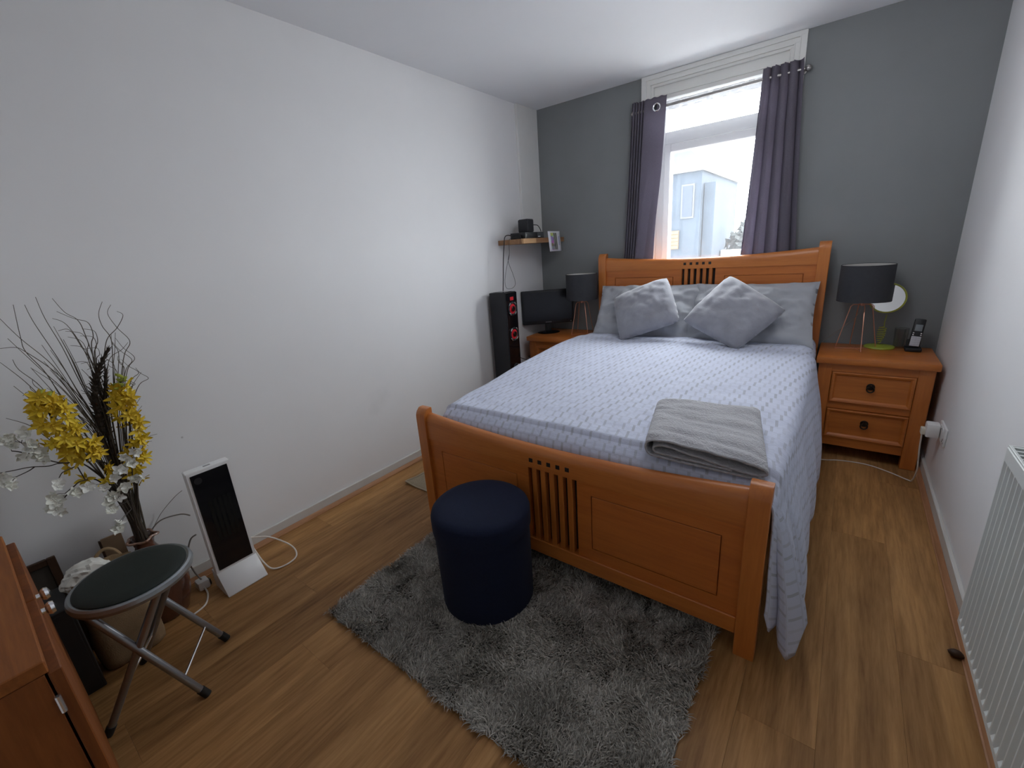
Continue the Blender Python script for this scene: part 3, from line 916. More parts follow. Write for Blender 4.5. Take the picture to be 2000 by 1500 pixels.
# ------------------------------------------------------------------ nightstands
def make_nightstand():
    t = thing('nightstand', 'oak two-drawer nightstand under the copper lamp and green mirror', 'nightstand', (0, 0, 0), 'oak nightstands beside the bed')
    b_ = B(); bx(b_, (-0.2625, -0.208, 0.575), (0.2625, 0.200, 0.613), 0.006, 2); obj('top', b_, bed_x, t)
    b_ = B(); bx(b_, (-0.240, -0.184, 0.530), (0.240, 0.190, 0.575)); obj('frieze_rail', b_, bed_x, t, smooth=False)
    for sx in (-1, 1):
        for (ya, yb) in ((-0.186, -0.126), (0.132, 0.192)):
            b_ = B(); bx(b_, (sx * 0.182, ya, 0.0), (sx * 0.249, yb, 0.574), 0.003); obj('leg', b_, bed_z, t)
        b_ = B(); bx(b_, (sx * 0.215, -0.126, 0.08), (sx * 0.242, 0.132, 0.574)); obj('side_panel', b_, bed_y, t, smooth=False)
    b_ = B(); bx(b_, (-0.182, -0.180, 0.075), (0.182, -0.150, 0.128), 0.002); obj('base_rail', b_, bed_x, t)
    b_ = B(); bx(b_, (-0.182, -0.178, 0.308), (0.182, -0.150, 0.345), 0.001); obj('middle_rail', b_, bed_x, t)
    b_ = B(); bx(b_, (-0.215, 0.150, 0.08), (0.215, 0.165, 0.57)); bx(b_, (-0.215, -0.15, 0.08), (0.215, 0.15, 0.095)); obj('carcass', b_, bed_x, t, smooth=False)
    for (z0, z1) in ((0.131, 0.305), (0.348, 0.528)):
        b_ = B()
        xa, xb, fy = -0.1795, 0.1795, -0.187
        w = 0.022
        # picture-frame moulding sloping into a recessed field
        bx(b_, (xa, fy + 0.008, z0), (xb, fy + 0.026, z1))
        for (p, q) in (((xa, z0), (xb, z0)), ((xb, z0), (xb, z1)), ((xb, z1), (xa, z1)), ((xa, z1), (xa, z0))):
            dx, dz = q[0] - p[0], q[1] - p[1]
            L = math.hypot(dx, dz); dx /= L; dz /= L
            nx, nzz = -dz, dx
            ca = [(0, 0.008), (0.0, -0.002), (0.006, -0.004), (w - 0.008, -0.001), (w, 0.008)]
            s1 = [(p[0] + nx * a + dx * a, fy + d, p[1] + nzz * a + dz * a) for a, d in ca]
            s2 = [(q[0] + nx * a - dx * a, fy + d, q[1] + nzz * a - dz * a) for a, d in ca]
            loft(b_, [s1, s2])
        bmesh.ops.recalc_face_normals(b_, faces=b_.faces)
        d = obj('drawer', b_, bed_x, t, smooth=False)
        zc = (z0 + z1) / 2 + 0.012
        b_ = B(); disc(b_, (0, fy + 0.006, zc + 0.005), (0, -1, 0), 0.019, 0.006, 20, 0.002)
        lathe(b_, [(0.001, 0.0), (0.008, 0.002), (0.008, 0.008), (0.001, 0.010)], (0, fy - 0.002, zc + 0.008), 10)
        torus(b_, (0, fy - 0.004, zc - 0.008), (0, -1, 0.15), 0.0155, 0.0038, 22, 8)
        obj('ring_pull', b_, bronze, d)
    return t
ns = make_nightstand()
ns.location = (2.385, -0.222, 0)
ns2 = dup(ns, (0.345, -0.222, 0), 0, 'oak nightstand under the black monitor, partly hidden by the bed')
NT_Z = 0.613

# ------------------------------------------------------------------ table lamps
def make_lamp():
    t = thing('table_lamp', 'charcoal drum shade lamp on a copper wire base beside the green mirror', 'lamp', (0, 0, 0), 'copper wire lamps on the nightstands')
    R = 0.100
    feet = [(R * math.cos(a), R * math.sin(a)) for a in [math.radians(d) for d in (-75, 15, 105, 195)]]
    for fx, fy in feet:
        b_ = B()
        pts = [(0.012 * fx / R, 0.012 * fy / R, 0.264), (fx * 0.40, fy * 0.40, 0.263), (fx * 0.52, fy * 0.52, 0.252), (fx, fy, 0.0025)]
        tube(b_, pts, 0.0026, 8); obj('leg', b_, copper, t)
    b_ = B()
    for (p, q) in ((feet[0], feet[2]), (feet[1], feet[3])):
        tube(b_, [(p[0], p[1], 0.0026), (q[0], q[1], 0.0026)], 0.0022, 8)
    obj('base_cross', b_, copper, t)
    b_ = B(); lathe(b_, [(0.002, 0.255), (0.009, 0.256), (0.011, 0.262), (0.011, 0.275), (0.016, 0.278), (0.016, 0.325), (0.004, 0.328)], (0, 0, 0), 18); obj('bulb_holder', b_, copper, t)
    b_ = B()
    r, z0, z1 = 0.125, 0.285, 0.488
    lathe(b_, [(r, z0), (r, z1), (r - 0.003, z1), (r - 0.003, z0), (r, z0)], (0, 0, 0), 48, caps=False)
    sh = obj('lamp_shade', b_, shade_m, t)
    b_ = B(); lathe(b_, [(r - 0.0035, z0 + 0.003), (r - 0.0035, z1 - 0.002)], (0, 0, 0), 48, caps=False); obj('shade_lining', b_, shade_in, sh, label='white inner lining')
    b_ = B(); torus(b_, (0, 0, z0 + 0.014), (0, 0, 1), 0.018, 0.002, 16, 6)
    for a in (0.3, 2.4, 4.5): tube(b_, [(0.018 * math.cos(a), 0.018 * math.sin(a), z0 + 0.014), ((r - 0.003) * math.cos(a), (r - 0.003) * math.sin(a), z0 + 0.010)], 0.0015, 6)
    obj('shade_carrier', b_, white_pl, sh)
    return t
lamp_t = make_lamp()
lamp_t.location = (2.295, -0.155, NT_Z)
lamp2 = dup(lamp_t, (0.491, -0.186, NT_Z), math.radians(38), 'charcoal drum shade lamp on a copper wire base beside the black monitor')
bm = B(); tube(bm, cr([(2.295, -0.150, NT_Z + 0.262), (2.285, -0.13, NT_Z + 0.20), (2.23, -0.08, NT_Z + 0.12), (2.17, -0.05, NT_Z + 0.05), (2.130, -0.035, NT_Z + 0.003), (2.119, -0.018, NT_Z - 0.06), (2.119, -0.017, 0.35)], 6), 0.0022, 6)
tag(obj('thin_cable', bm, cord_g), 'thin clear grey cord running from the lamp beside the green mirror', 'cord')

# ------------------------------------------------------------------ mirror, phone, tumbler
t = thing('vanity_mirror', 'lime green round vanity mirror with coiled stem behind the lamp', 'mirror', (2.408, -0.088, NT_Z))
mx, my = 2.408, -0.088
bm = B(); lathe(bm, [(0.001, 0.0), (0.070, 0.0), (0.073, 0.004), (0.070, 0.010), (0.030, 0.014), (0.010, 0.018), (0.001, 0.018)], (mx, my, NT_Z), 36); obj('base', bm, green_pl, t)
bm = B(); pts = []
for k in range(0, 161):
    a = 2 * PI * k / 20
    f = k / 160
    r_c = 0.004 + 0.014 * min(1, f * 2.2) * (1 if f < 0.92 else (1 - f) / 0.08 * 0.9 + 0.1)
    pts.append((mx + r_c * math.cos(a) - 0.004 + 0.006 * f, my + r_c * math.sin(a), NT_Z + 0.022 + 0.105 * f))
pts = [(mx - 0.004, my, NT_Z + 0.012)] + pts + [(mx + 0.006, my + 0.002, NT_Z + 0.150), (mx + 0.010, my + 0.004, NT_Z + 0.195)]
tube(bm, pts, 0.0027, 6); obj('coiled_stem', bm, green_bl, t)
mc = Vector((2.408, -0.080, 0.903)); mn = Vector((-0.10, -1.0, 0.13)).normalized()
bm = B(); torus(bm, mc, mn, 0.0815, 0.0048, 44, 8); fr_o = obj('rim', bm, green_bl, t)
bm = B(); disc(bm, mc - mn * 0.001, mn, 0.081, 0.005, 44); obj('mirror_glass', bm, mirror_m, t, label='silvered round mirror glass')

t = thing('cordless_phone', 'black cordless phone handset standing in its charging cradle', 'phone', (2.553, -0.135, NT_Z))
bm = B(); bx(bm, (2.518, -0.165, NT_Z), (2.590, -0.085, NT_Z + 0.022), 0.006, 2); bx(bm, (2.524, -0.120, NT_Z + 0.02), (2.584, -0.088, NT_Z + 0.06), 0.006, 2); obj('cradle', bm, black_pl, t)
mt = Matrix.Translation((2.553, -0.137, NT_Z + 0.022)) @ Matrix.Rotation(math.radians(5), 4, 'Y') @ Matrix.Rotation(math.radians(-12), 4, 'X')
def ph(name, lo, hi, mat, par, bev=0.002, label=None):
    b_ = B(); bx(b_, lo, hi, bev, 2); bmesh.ops.transform(b_, matrix=mt, verts=b_.verts); return obj(name, b_, mat, par, label=label)
hd = ph('handset', (-0.024, -0.012, 0.0), (0.024, 0.012, 0.160), black_pl, t, 0.006)
ph('display', (-0.016, -0.0135, 0.092), (0.016, -0.011, 0.128), M('grey_lcd', (0.20, 0.23, 0.25), 0.25), hd, 0.001)
ph('keypad', (-0.021, -0.0135, 0.008), (0.021, -0.011, 0.062), M('silver_keypad', (0.52, 0.53, 0.57), 0.4), hd, 0.001, 'silver keypad')
for kx in (-0.0165, 0.0165):
    for kz in (0.070, 0.080):
        ph('key', (kx - 0.0035, -0.0145, kz - 0.003), (kx + 0.0035, -0.0115, kz + 0.003), silver, hd, 0.001)
kg = M('dark_key', (0.16, 0.16, 0.19), 0.5)
for i in range(3):
    for j in range(4):
        ph('key', (-0.0175 + i * 0.0125, -0.0143, 0.0125 + j * 0.0125), (-0.0075 + i * 0.0125, -0.0125, 0.0205 + j * 0.0125), kg if False else M('key_silver', (0.46, 0.47, 0.52), 0.4) if (i == 0 and j == 0) else bpy.data.materials['key_silver'], hd, 0.001)
t = thing('glass_tumbler', 'clear glass tumbler standing behind the cordless phone', 'glass', (2.500, -0.055, NT_Z))
bm = B(); lathe(bm, [(0.001, 0.0), (0.027, 0.0), (0.029, 0.003), (0.033, 0.115), (0.0315, 0.115), (0.0275, 0.008), (0.001, 0.008)], (2.500, -0.055, NT_Z), 32); obj('glass_body', bm, tumbler_m, t)

# ------------------------------------------------------------------ monitor
t = thing('monitor', 'black flat computer monitor on the nightstand behind the lamp', 'monitor', (0.165, -0.215, NT_Z))
mm = Matrix.Translation((0.176, -0.215, NT_Z)) @ Matrix.Rotation(math.radians(40), 4, 'Z')
def mo(name, lo, hi, mat, par, bev=0.002, seg=2, label=None):
    b_ = B(); bx(b_, lo, hi, bev, seg); bmesh.ops.transform(b_, matrix=mm, verts=b_.verts); return obj(name, b_, mat, par, label=label)
b_ = B(); lathe(b_, [(0.001, 0.0), (0.095, 0.0), (0.098, 0.004), (0.085, 0.010), (0.03, 0.016), (0.001, 0.018)], (0, 0, 0), 36)
bmesh.ops.transform(b_, matrix=mm @ Matrix.Diagonal((1.0, 0.75, 1, 1)), verts=b_.verts); obj('stand_base', b_, black_gl, t)
mo('stand_neck', (-0.026, -0.002, 0.012), (0.026, 0.022, 0.12), black_pl, t, 0.005)
hs_ = mo('housing', (-0.222, -0.020, 0.080), (0.222, 0.020, 0.366), black_pl, t, 0.007, 3)
mo('screen', (-0.206, -0.0215, 0.108), (0.206, -0.0185, 0.350), scr_m, hs_, 0.0005, 1)
mo('maker_mark', (-0.026, -0.0212, 0.092), (0.026, -0.0190, 0.098), M('mark_grey', (0.20, 0.20, 0.22), 0.4), hs_, 0.0004, 1, 'small grey maker mark under the screen')
mo('power_light', (0.192, -0.0225, 0.090), (0.197, -0.0190, 0.095), M('standby_white', (0.7, 0.75, 0.8), 0.3), hs_, 0.0004, 1)

# ------------------------------------------------------------------ tower speaker
t = thing('tower_speaker', 'tall black tower speaker with red cones by the white wall', 'speaker', (0.105, -0.745, 0))
sm_ = Matrix.Translation((0.112, -0.742, 0)) @ Matrix.Rotation(math.radians(2), 4, 'Z')
def sp(name, lo, hi, mat, par, bev=0.002, seg=1, label=None):
    b_ = B(); bx(b_, lo, hi, bev, seg); bmesh.ops.transform(b_, matrix=sm_, verts=b_.verts); return obj(name, b_, mat, par, label=label)
sp('cabinet', (-0.078, -0.073, 0.012), (0.070, 0.073, 1.020), black_mt, t, 0.003)
bf = sp('baffle', (0.070, -0.072, 0.016), (0.077, 0.072, 1.016), black_gl, t, 0.002)
sp('plinth', (-0.070, -0.066, 0.0), (0.066, 0.066, 0.012), black_pl, t)
def sdisc(name, z, y, r, mat, par, x=0.078, th=0.006, label=None, bev=0.0015):
    b_ = B(); disc(b_, (x, y, z), (1, 0, 0), r, th, 26, bev); bmesh.ops.transform(b_, matrix=sm_, verts=b_.verts); return obj(name, b_, mat, par, label=label)
for z, r in ((0.895, 0.054), (0.700, 0.054)):
    b_ = B()
    q = Vector((1, 0, 0)).to_track_quat('Z', 'Y').to_matrix()
    loft(b_, [[Vector((0.0785, 0, z)) + q @ Vector((a * math.cos(2 * PI * k / 28), a * math.sin(2 * PI * k / 28), d)) for k in range(28)] for a, d in ((r, 0), (r - 0.002, 0.006), (r - 0.010, 0.007), (r - 0.016, 0.003))], True, False)
    bmesh.ops.transform(b_, matrix=sm_, verts=b_.verts)
    w = obj('driver_surround', b_, black_pl, t)
    b_ = B()
    loft(b_, [[Vector((0.0775, 0, z)) + q @ Vector((a * math.cos(2 * PI * k / 28), a * math.sin(2 * PI * k / 28), d)) for k in range(28)] for a, d in ((r - 0.015, 0.004), (r - 0.024, 0.0015), (0.018, 0.001), (0.014, 0.006), (0.002, 0.010))], True, True)
    bmesh.ops.transform(b_, matrix=sm_, verts=b_.verts)
    obj('cone', b_, red_pl, w, label='red driver cone')
    b_ = B(); disc(b_, (0.0895, 0, z), (1, 0, 0), 0.021, 0.006, 20, 0.002); bmesh.ops.transform(b_, matrix=sm_, verts=b_.verts); obj('dust_cap', b_, black_gl, w)
    for a in (PI * 0.25, PI * 0.75, PI * 1.25, PI * 1.75):
        b_ = B(); c = Vector((0.083, (r - 0.003) * math.cos(a), z + (r - 0.003) * math.sin(a)))
        bx(b_, (c.x - 0.003, c.y - 0.012, c.z - 0.005), (c.x + 0.003, c.y + 0.012, c.z + 0.005), 0.001)
        bmesh.ops.rotate(b_, verts=b_.verts, cent=c, matrix=Matrix.Rotation(a + PI / 2, 3, 'X'))
        bmesh.ops.transform(b_, matrix=sm_, verts=b_.verts); obj('clip', b_, silver, w, label='bright silver clip')
sp('tweeter', (0.076, -0.022, 0.958), (0.081, 0.022, 0.985), red_pl, t, 0.002, 1, 'red tweeter')
sdisc('bass_port', 0.42, 0, 0.045, black_pl, t)
sdisc('port_light', 0.445, 0.03, 0.010, silver, t, 0.081)
b_ = B(); bx(b_, (-0.05, -0.045, 1.020), (0.05, 0.045, 1.0235), 0.001); bmesh.ops.transform(b_, matrix=sm_, verts=b_.verts); obj('control_panel', b_, black_gl, t)

# ------------------------------------------------------------------ shelf and what is on it
t = thing('wall_shelf', 'floating oak shelf fixed to the white wall in the corner', 'shelf', (0.0, -0.31, 1.365))
bm = B(); bx(bm, (0.001, -0.612, 1.362), (0.242, -0.012, 1.398), 0.0015); sh = obj('shelf_board', bm, shelf_m, t)
bm = B(); bx(bm, (0.225, -0.6135, 1.3622), (0.2432, -0.44, 1.3978), 0.001); obj('edge_stave', bm, shelf_l, t, label='paler oak edge block')
t = thing('set_top_box', 'flat black set-top box lying on the oak wall shelf', 'box', (0.15, -0.43, 1.398))
bm = B(); bx(bm, (0.085, -0.560, 1.398), (0.225, -0.300, 1.444), 0.004, 2); o = obj('casing', bm, black_pl, t)
bm = B(); bx(bm, (0.2245, -0.385, 1.408), (0.2262, -0.352, 1.413)); obj('status_light', bm, M('status_white', (0.8, 0.82, 0.85), 0.4), o, smooth=False)
bm = B(); bx(bm, (0.2245, -0.395, 1.404), (0.2258, -0.310, 1.440)); obj('front_window', bm, M('smoke_grey', (0.05, 0.055, 0.06), 0.3), o, smooth=False)
t = thing('black_device', 'black block-shaped device standing on the set-top box', 'device', (0.125, -0.41, 1.444))
bm = B(); bx(bm, (0.090, -0.462, 1.444), (0.185, -0.372, 1.545), 0.012, 2); o = obj('casing', bm, black_pl, t)
bm = B(); bx(bm, (0.1845, -0.450, 1.452), (0.1862, -0.385, 1.536)); obj('grille', bm, black_mt, o, smooth=False)
bm = B(); tube(bm, cr([(0.176, -0.37, 1.500), (0.195, -0.340, 1.495), (0.205, -0.322, 1.470), (0.208, -0.312, 1.4465)], 6), 0.003, 8)
tag(obj('short_cable', bm, cord_b), 'short black cable looping from the block down to the set-top box', 'cable')
t = thing('coiled_cable', 'black coiled cable lying on the near end of the oak shelf', 'cable', (0.15, -0.587, 1.398))
bm = B(); pts = []
for k in range(0, 90):
    a = 2 * PI * k / 22
    pts.append((0.155 + (0.046 - 0.0001 * k) * math.cos(a), -0.585 + 0.020 * math.sin(a), 1.402 + 0.0075 * (k // 22) + 0.0003 * (k % 22)))
tube(bm, pts, 0.0038, 6); obj('coil', bm, cord_b, t)
t = thing('small_jar', 'small clear jar on the shelf behind the black box', 'jar', (0.06, -0.33, 1.398))
bm = B(); lathe(bm, [(0.001, 0.0), (0.019, 0.0), (0.020, 0.003), (0.020, 0.12), (0.0185, 0.12), (0.018, 0.005), (0.001, 0.005)], (0.055, -0.33, 1.398), 24); obj('glass_body', bm, tumbler_m, t)
bm = B(); lathe(bm, [(0.001, 0.120), (0.021, 0.120), (0.021, 0.132), (0.001, 0.132)], (0.055, -0.33, 1.398), 24); obj('lid', bm, M('grey_lid', (0.25, 0.26, 0.27), 0.4), t)
bm = B()
rows, uvs = [], []
for i in range(9):
    r, uvr = [], []
    for j in range(7):
        a, b_2 = j / 6, i / 8
        r.append((0.2445 + 0.002 + 0.006 * math.sin(PI * b_2) * 0.5 + 0.010 * b_2 * b_2, -0.275 + 0.185 * a + 0.008 * b_2, 1.446 - 0.157 * b_2 - 0.002 * a))
        uvr.append((a, 1 - b_2))
    rows.append(r); uvs.append(uvr)
grid_faces(bm, rows, uvs)
o = obj('flyer', bm, flyer_m, ang=180)
s = o.modifiers.new('thick', 'SOLIDIFY'); s.thickness = 0.0008; s.offset = 1
tag(o, 'white printed flyer hanging from the edge of the oak shelf', 'paper')
bm = B(); tube(bm, cr([(0.088, -0.545, 1.428), (0.085, -0.60, 1.432), (0.090, -0.640, 1.415), (0.10, -0.668, 1.360), (0.100, -0.690, 1.25), (0.098, -0.705, 1.12), (0.100, -0.722, 1.026)], 8), 0.0036, 8)
tag(obj('speaker_cable', bm, cord_b), 'thick black cable running from the shelf down to the tower speaker', 'cable')
bm = B(); tube(bm, cr([(0.12, -0.57, 1.402), (0.118, -0.614, 1.403), (0.114, -0.621, 1.385), (0.112, -0.622, 1.345), (0.114, -0.626, 1.30), (0.102, -0.632, 1.24), (0.120, -0.610, 1.15), (0.125, -0.590, 1.08), (0.122, -0.600, 1.050), (0.118, -0.64, 1.036), (0.108, -0.685, 1.045), (0.100, -0.690, 1.10), (0.104, -0.66, 1.20), (0.110, -0.635, 1.26), (0.113, -0.622, 1.31)], 8), 0.0014, 6)
tag(obj('thin_cable', bm, cord_b), 'thin black wire looping below the near end of the shelf', 'cable')
bm = B(); tube(bm, cr([(0.165, -0.672, 0.50), (0.20, -0.60, 0.46), (0.215, -0.52, 0.445), (0.10, -0.44, 0.44), (0.085, -0.36, 0.43)], 6), 0.003, 6)
tag(obj('power_cable', bm, cord_b), 'black cable sagging between the tower speaker and the nightstand', 'cable')

# ------------------------------------------------------------------ curtains, rod, net
RY, RZ = -0.046, 2.180
t = thing('curtain_rod', 'brushed metal curtain rod with ball finials over the window', 'rod', (1.37, RY, RZ))
bm = B(); tube(bm, [(0.865, RY, RZ - 0.003), (1.872, RY, RZ + 0.008)], 0.0085, 14); obj('rod', bm, rod_m, t)
for xx in (0.855, 1.888):
    bm = B(); bmesh.ops.create_uvsphere(bm, u_segments=20, v_segments=12, radius=0.017, matrix=Matrix.Translation((xx, RY, RZ - 0.003 + 0.011 * (xx > 1)))); obj('finial', bm, rod_m, t)
for xx in (0.885, 1.862):
    bm = B(); tube(bm, [(xx, RY, RZ), (xx, -0.021, RZ)], 0.006, 10); disc(bm, (xx, -0.0235, RZ), (0, 1, 0), 0.016, 0.005, 18); obj('bracket', bm, rod_m, t)

def curtain(name, label, xt, xb, waves, amp, flap, side):
    """xt/xb: (x0, x1) at the top and at z=1.2; flap: share of the width that hangs flat."""
    t = thing(name, label, 'curtain', ((xt[0] + xt[1]) / 2, RY, 0.95), 'mauve grey eyelet curtains')
    NU, NV = 120, 46
    ztop, zbot = 2.240, 0.955
    rows = []
    for j in range(NV + 1):
        v = j / NV
        z = ztop + (zbot - ztop) * v
        k = (ztop - z) / (ztop - 1.2)
        kk = k * (0.75 + 0.25 * k)
        a, b_ = xt[0] + (xb[0] - xt[0]) * kk, xt[1] + (xb[1] - xt[1]) * kk
        r = []
        for i in range(NU + 1):
            u = i / NU
            if side > 0:      # left curtain: folds first, flap at the end
                f = 1 - flap
                wv = math.sin(2 * PI * waves * min(u, f) / f) if u < f else 0.0
                p = u if u < f else u
                foldw = 0.36
                xx = a + (b_ - a) * ((u / f) * foldw if u < f else foldw + (u - f) / (1 - f) * (1 - foldw))
                bul = 0.0
                if u >= f:
                    q = (u - f) / (1 - f)
                    bul = -0.006 * math.sin(PI * q) + 0.014 * math.sin(2 * PI * (q * 0.9 + v * 0.6)) * sm(0.2, 0.6, v)
                    xx -= 0.030 * math.sin(PI * min(1, v * 1.15)) * q * sm(0.3, 0.7, v) * 0.6
                yy = (RY - 0.018 + (0.5 + 0.5 * wv) ** 2.4 * 0.034 if u < f else RY - 0.0155) + bul * 0.8
            else:
                w0 = 0.10
                wv = math.sin(2 * PI * waves * (u ** 0.92) + 0.6)
                xx = a + (b_ - a) * u
                xx += 0.004 * math.sin(4 * PI * waves * (u ** 0.92) + 1.2)
                yy = RY - 0.0195 + (0.5 + 0.5 * wv) ** (2.6 + 0.9 * math.sin(u * 11)) * (0.036 - 0.006 * v) + 0.005 * math.sin(u * 7.3 + 1) * v
            yy += 0.003 * nz(xx * 10, z * 2.0, 7)
            yy = min(-0.0245, max(-0.0690, yy))
            zz = z + (0.003 * math.sin(2 * PI * waves * u * 2) if j == 0 else 0)
            r.append(Vector((xx, yy, zz)))
        rows.append(r)
    b_ = B(); grid_faces(b_, rows)
    o = obj('curtain_cloth', b_, curtain_m, t, ang=180)
    s = o.modifiers.new('thick', 'SOLIDIFY'); s.thickness = 0.0015; s.offset = 0
    return t, rows
ct, rows = curtain('curtain', 'mauve grey eyelet curtain with flat flap, on the shelf side of the window', (0.853, 1.096), (0.800, 1.030), 4.5, 0.019, 0.36, 1)
bm = B(); torus(bm, (1.030, RY - 0.0195, RZ - 0.002), (0.15, -1, 0), 0.0225, 0.0055, 30, 8); obj('eyelet', bm, chrome, ct)
bm = B(); disc(bm, (1.030, RY - 0.0195, RZ - 0.002), (0.15, -1, 0), 0.019, 0.003, 24); obj('eyelet_hole', bm, black_pl, ct)
ct2, rows = curtain('curtain', 'mauve grey gathered eyelet curtain on the side of the window nearer the green mirror', (1.655, 1.862), (1.612, 1.925), 4.6, 0.021, 0.0, -1)

t = thing('net_curtain', 'sheer white net curtain hanging inside the window', 'curtain', (1.38, 0.02, 0.95))
bm = B(); rows = []
for j in range(41):
    v = j / 40
    z = 2.226 - (2.226 - 0.952) * v
    r = []
    for i in range(141):
        u = i / 140
        xx = 1.000 + 0.770 * u
        g = 0.006 * math.sin(u * 46) + 0.007 * math.sin(u * 23 + 1.3) + 0.004 * math.sin(u * 95 + 2)
        g += 0.022 * math.exp(-((u - 0.44 + 0.05 * v) / 0.010) ** 2)
        r.append(Vector((xx - 0.03 * v * (u - 0.3), 0.045 + g * (0.5 + 0.5 * v), z)))
    rows.append(r)
grid_faces(bm, rows); obj('voile', bm, net_m, t, ang=180)
bm = B(); rows2 = [[p + Vector((0, -0.0025, 0)) for p in rows[0]], [p + Vector((0, -0.0025, -0.01)) for p in rows[0]], [p + Vector((0, -0.0025, -0.052 + 0.004 * math.sin(i * 0.42) + 0.002 * math.sin(i * 1.1))) for i, p in enumerate(rows[0])]]
grid_faces(bm, rows2); obj('heading', bm, hem_m, t, ang=180)
bm = B(); tube(bm, [(0.988, 0.045, 2.222), (1.780, 0.045, 2.222)], 0.003, 8); obj('wire', bm, white_pl, t)

# ------------------------------------------------------------------ radiator and socket
RXF = 2.606
t = thing('radiator', 'white panel radiator with vertical ribs on the right-hand wall', 'radiator', (2.635, -2.36, 0.126))
Y0, Y1, Z0, Z1 = -2.965, -1.765, 0.126, 0.722
bm = B(); rows = []
zs = [Z0, Z0 + 0.004, Z0 + 0.018, Z0 + 0.020, Z0 + 0.034, Z0 + 0.20, Z0 + 0.40, Z1 - 0.058, Z1 - 0.040, Z1 - 0.03, Z1 - 0.004, Z1]
dep = [0.5, 0, 0, 0, 1, 1, 1, 1, 0, 0, 0, 0.5]
PT = 0.0333
ys = []
y = Y1
nfl = int((Y1 - Y0) / PT)
ys.append((Y1, 0.4)); ys.append((Y1 - 0.004, 0.0))
for k in range(nfl):
    y = Y1 - 0.010 - k * PT
    ys += [(y - 0.0005, 0.0), (y - 0.0075, -1.0), (y - 0.0225, -1.0), (y - 0.0285, 0.0)]
ys.append((Y0 + 0.002, 0.0)); ys.append((Y0, 0.4))
for z, d in zip(zs, dep):
    r = []
    for yy, q in ys:
        xx = RXF
        if q < 0: xx += 0.009 * d if d in (0, 1) else 0.0
        if q > 0 or d == 0.5: xx += 0.004
        r.append((xx, yy, z))
    rows.append(r)
grid_faces(bm, rows); obj('front_panel', bm, rad_m, t, ang=25)
bm = B(); bx(bm, (2.640, Y0 + 0.005, Z0), (2.652, Y1 - 0.005, Z1 - 0.01), 0.004); obj('back_panel', bm, rad_m, t)
bm = B()
for k in range(2):
    xa = RXF + 0.006 + k * 0.020
bx(bm, (RXF + 0.002, Y0, Z1 - 0.004), (RXF + 0.009, Y1, Z1 + 0.004), 0.0015); bx(bm, (2.645, Y0, Z1 - 0.004), (2.652, Y1, Z1 + 0.004), 0.0015)
n = 46
for k in range(n):
    yy = Y1 - 0.008 - k * (Y1 - Y0 - 0.016) / (n - 1)
    bx(bm, (RXF + 0.009, yy - 0.004, Z1 - 0.003), (2.645, yy + 0.004, Z1 + 0.001))
obj('top_grille', bm, rad_m, t, smooth=False)
for yy in (Y1, Y0):
    bm = B(); bx(bm, (RXF + 0.004, yy - 0.002, Z0 + 0.01), (2.650, yy + 0.002, Z1 + 0.002), 0.001); obj('side_panel', bm, rad_m, t)
for yy in (-1.95, -2.75):
    for z in (0.2, 0.62):
        bm = B(); bx(bm, (2.650, yy - 0.02, z), (W - 0.0005, yy + 0.02, z + 0.05)); obj('bracket', bm, rad_m, t, smooth=False)
t = thing('dark_lump', 'small dark brown lump on the floor under the radiator', 'lump', (2.622, -1.775, 0))
bm = B(); bmesh.ops.create_icosphere(bm, subdivisions=2, radius=0.017, matrix=Matrix.Translation((2.622, -1.775, 0.0125)) @ Matrix.Diagonal((1.1, 0.9, 0.72, 1)))
for v in bm.verts: v.co += Vector((nz(v.co.x * 60, v.co.y * 60, v.co.z * 60), nz(v.co.y * 70, v.co.z * 60, 4), 0)) * 0.005
obj('lump', bm, lath_m, t)

t = thing('wall_socket', 'white double wall socket behind the oak nightstand corner', 'socket', (W, -0.655, 0.335))
bm = B(); bx(bm, (W - 0.010, -0.745, 0.296), (W - 0.0005, -0.598, 0.382), 0.003, 2); pl = obj('plate', bm, white_pl, t)
for yy in (-0.700, -0.645):
    bm = B(); bx(bm, (W - 0.013, yy - 0.008, 0.357), (W - 0.009, yy + 0.008, 0.372), 0.001); obj('switch', bm, white_pl, pl)
bm = B()
for (a, b_2, c) in ((-0.722, 0.318, 0.012), (-0.733, 0.308, 0.007), (-0.711, 0.308, 0.007)):
    bx(bm, (W - 0.0108, a - 0.002, b_2), (W - 0.0098, a + 0.002, b_2 + c))
obj('pin_holes', bm, black_pl, pl, smooth=False)
t = thing('plug_adaptor', 'white plug-in adaptor with cream face in the wall socket', 'plug', (W - 0.03, -0.63, 0.33))
bm = B(); bx(bm, (W - 0.062, -0.652, 0.298), (W - 0.011, -0.592, 0.368), 0.008, 2); o = obj('casing', bm, white_pl, t)
bm = B(); bx(bm, (W - 0.078, -0.640, 0.306), (W - 0.060, -0.606, 0.340), 0.004, 2); obj('plug_top', bm, cream_pl, o, label='cream plug')
bm = B(); tube(bm, cr([(W - 0.070, -0.622, 0.306), (W - 0.066, -0.618, 0.22), (W - 0.055, -0.600, 0.10), (W - 0.060, -0.570, 0.02), (W - 0.075, -0.545, 0.006), (2.52, -0.485, 0.004), (2.42, -0.438, 0.004), (2.30, -0.448, 0.004), (2.24, -0.475, 0.004), (2.14, -0.50, 0.004), (2.02, -0.52, 0.004)], 8), 0.0032, 8)
tag(obj('white_cable', bm, cord_w), 'white cord lying on the floor before the nightstand', 'cord')

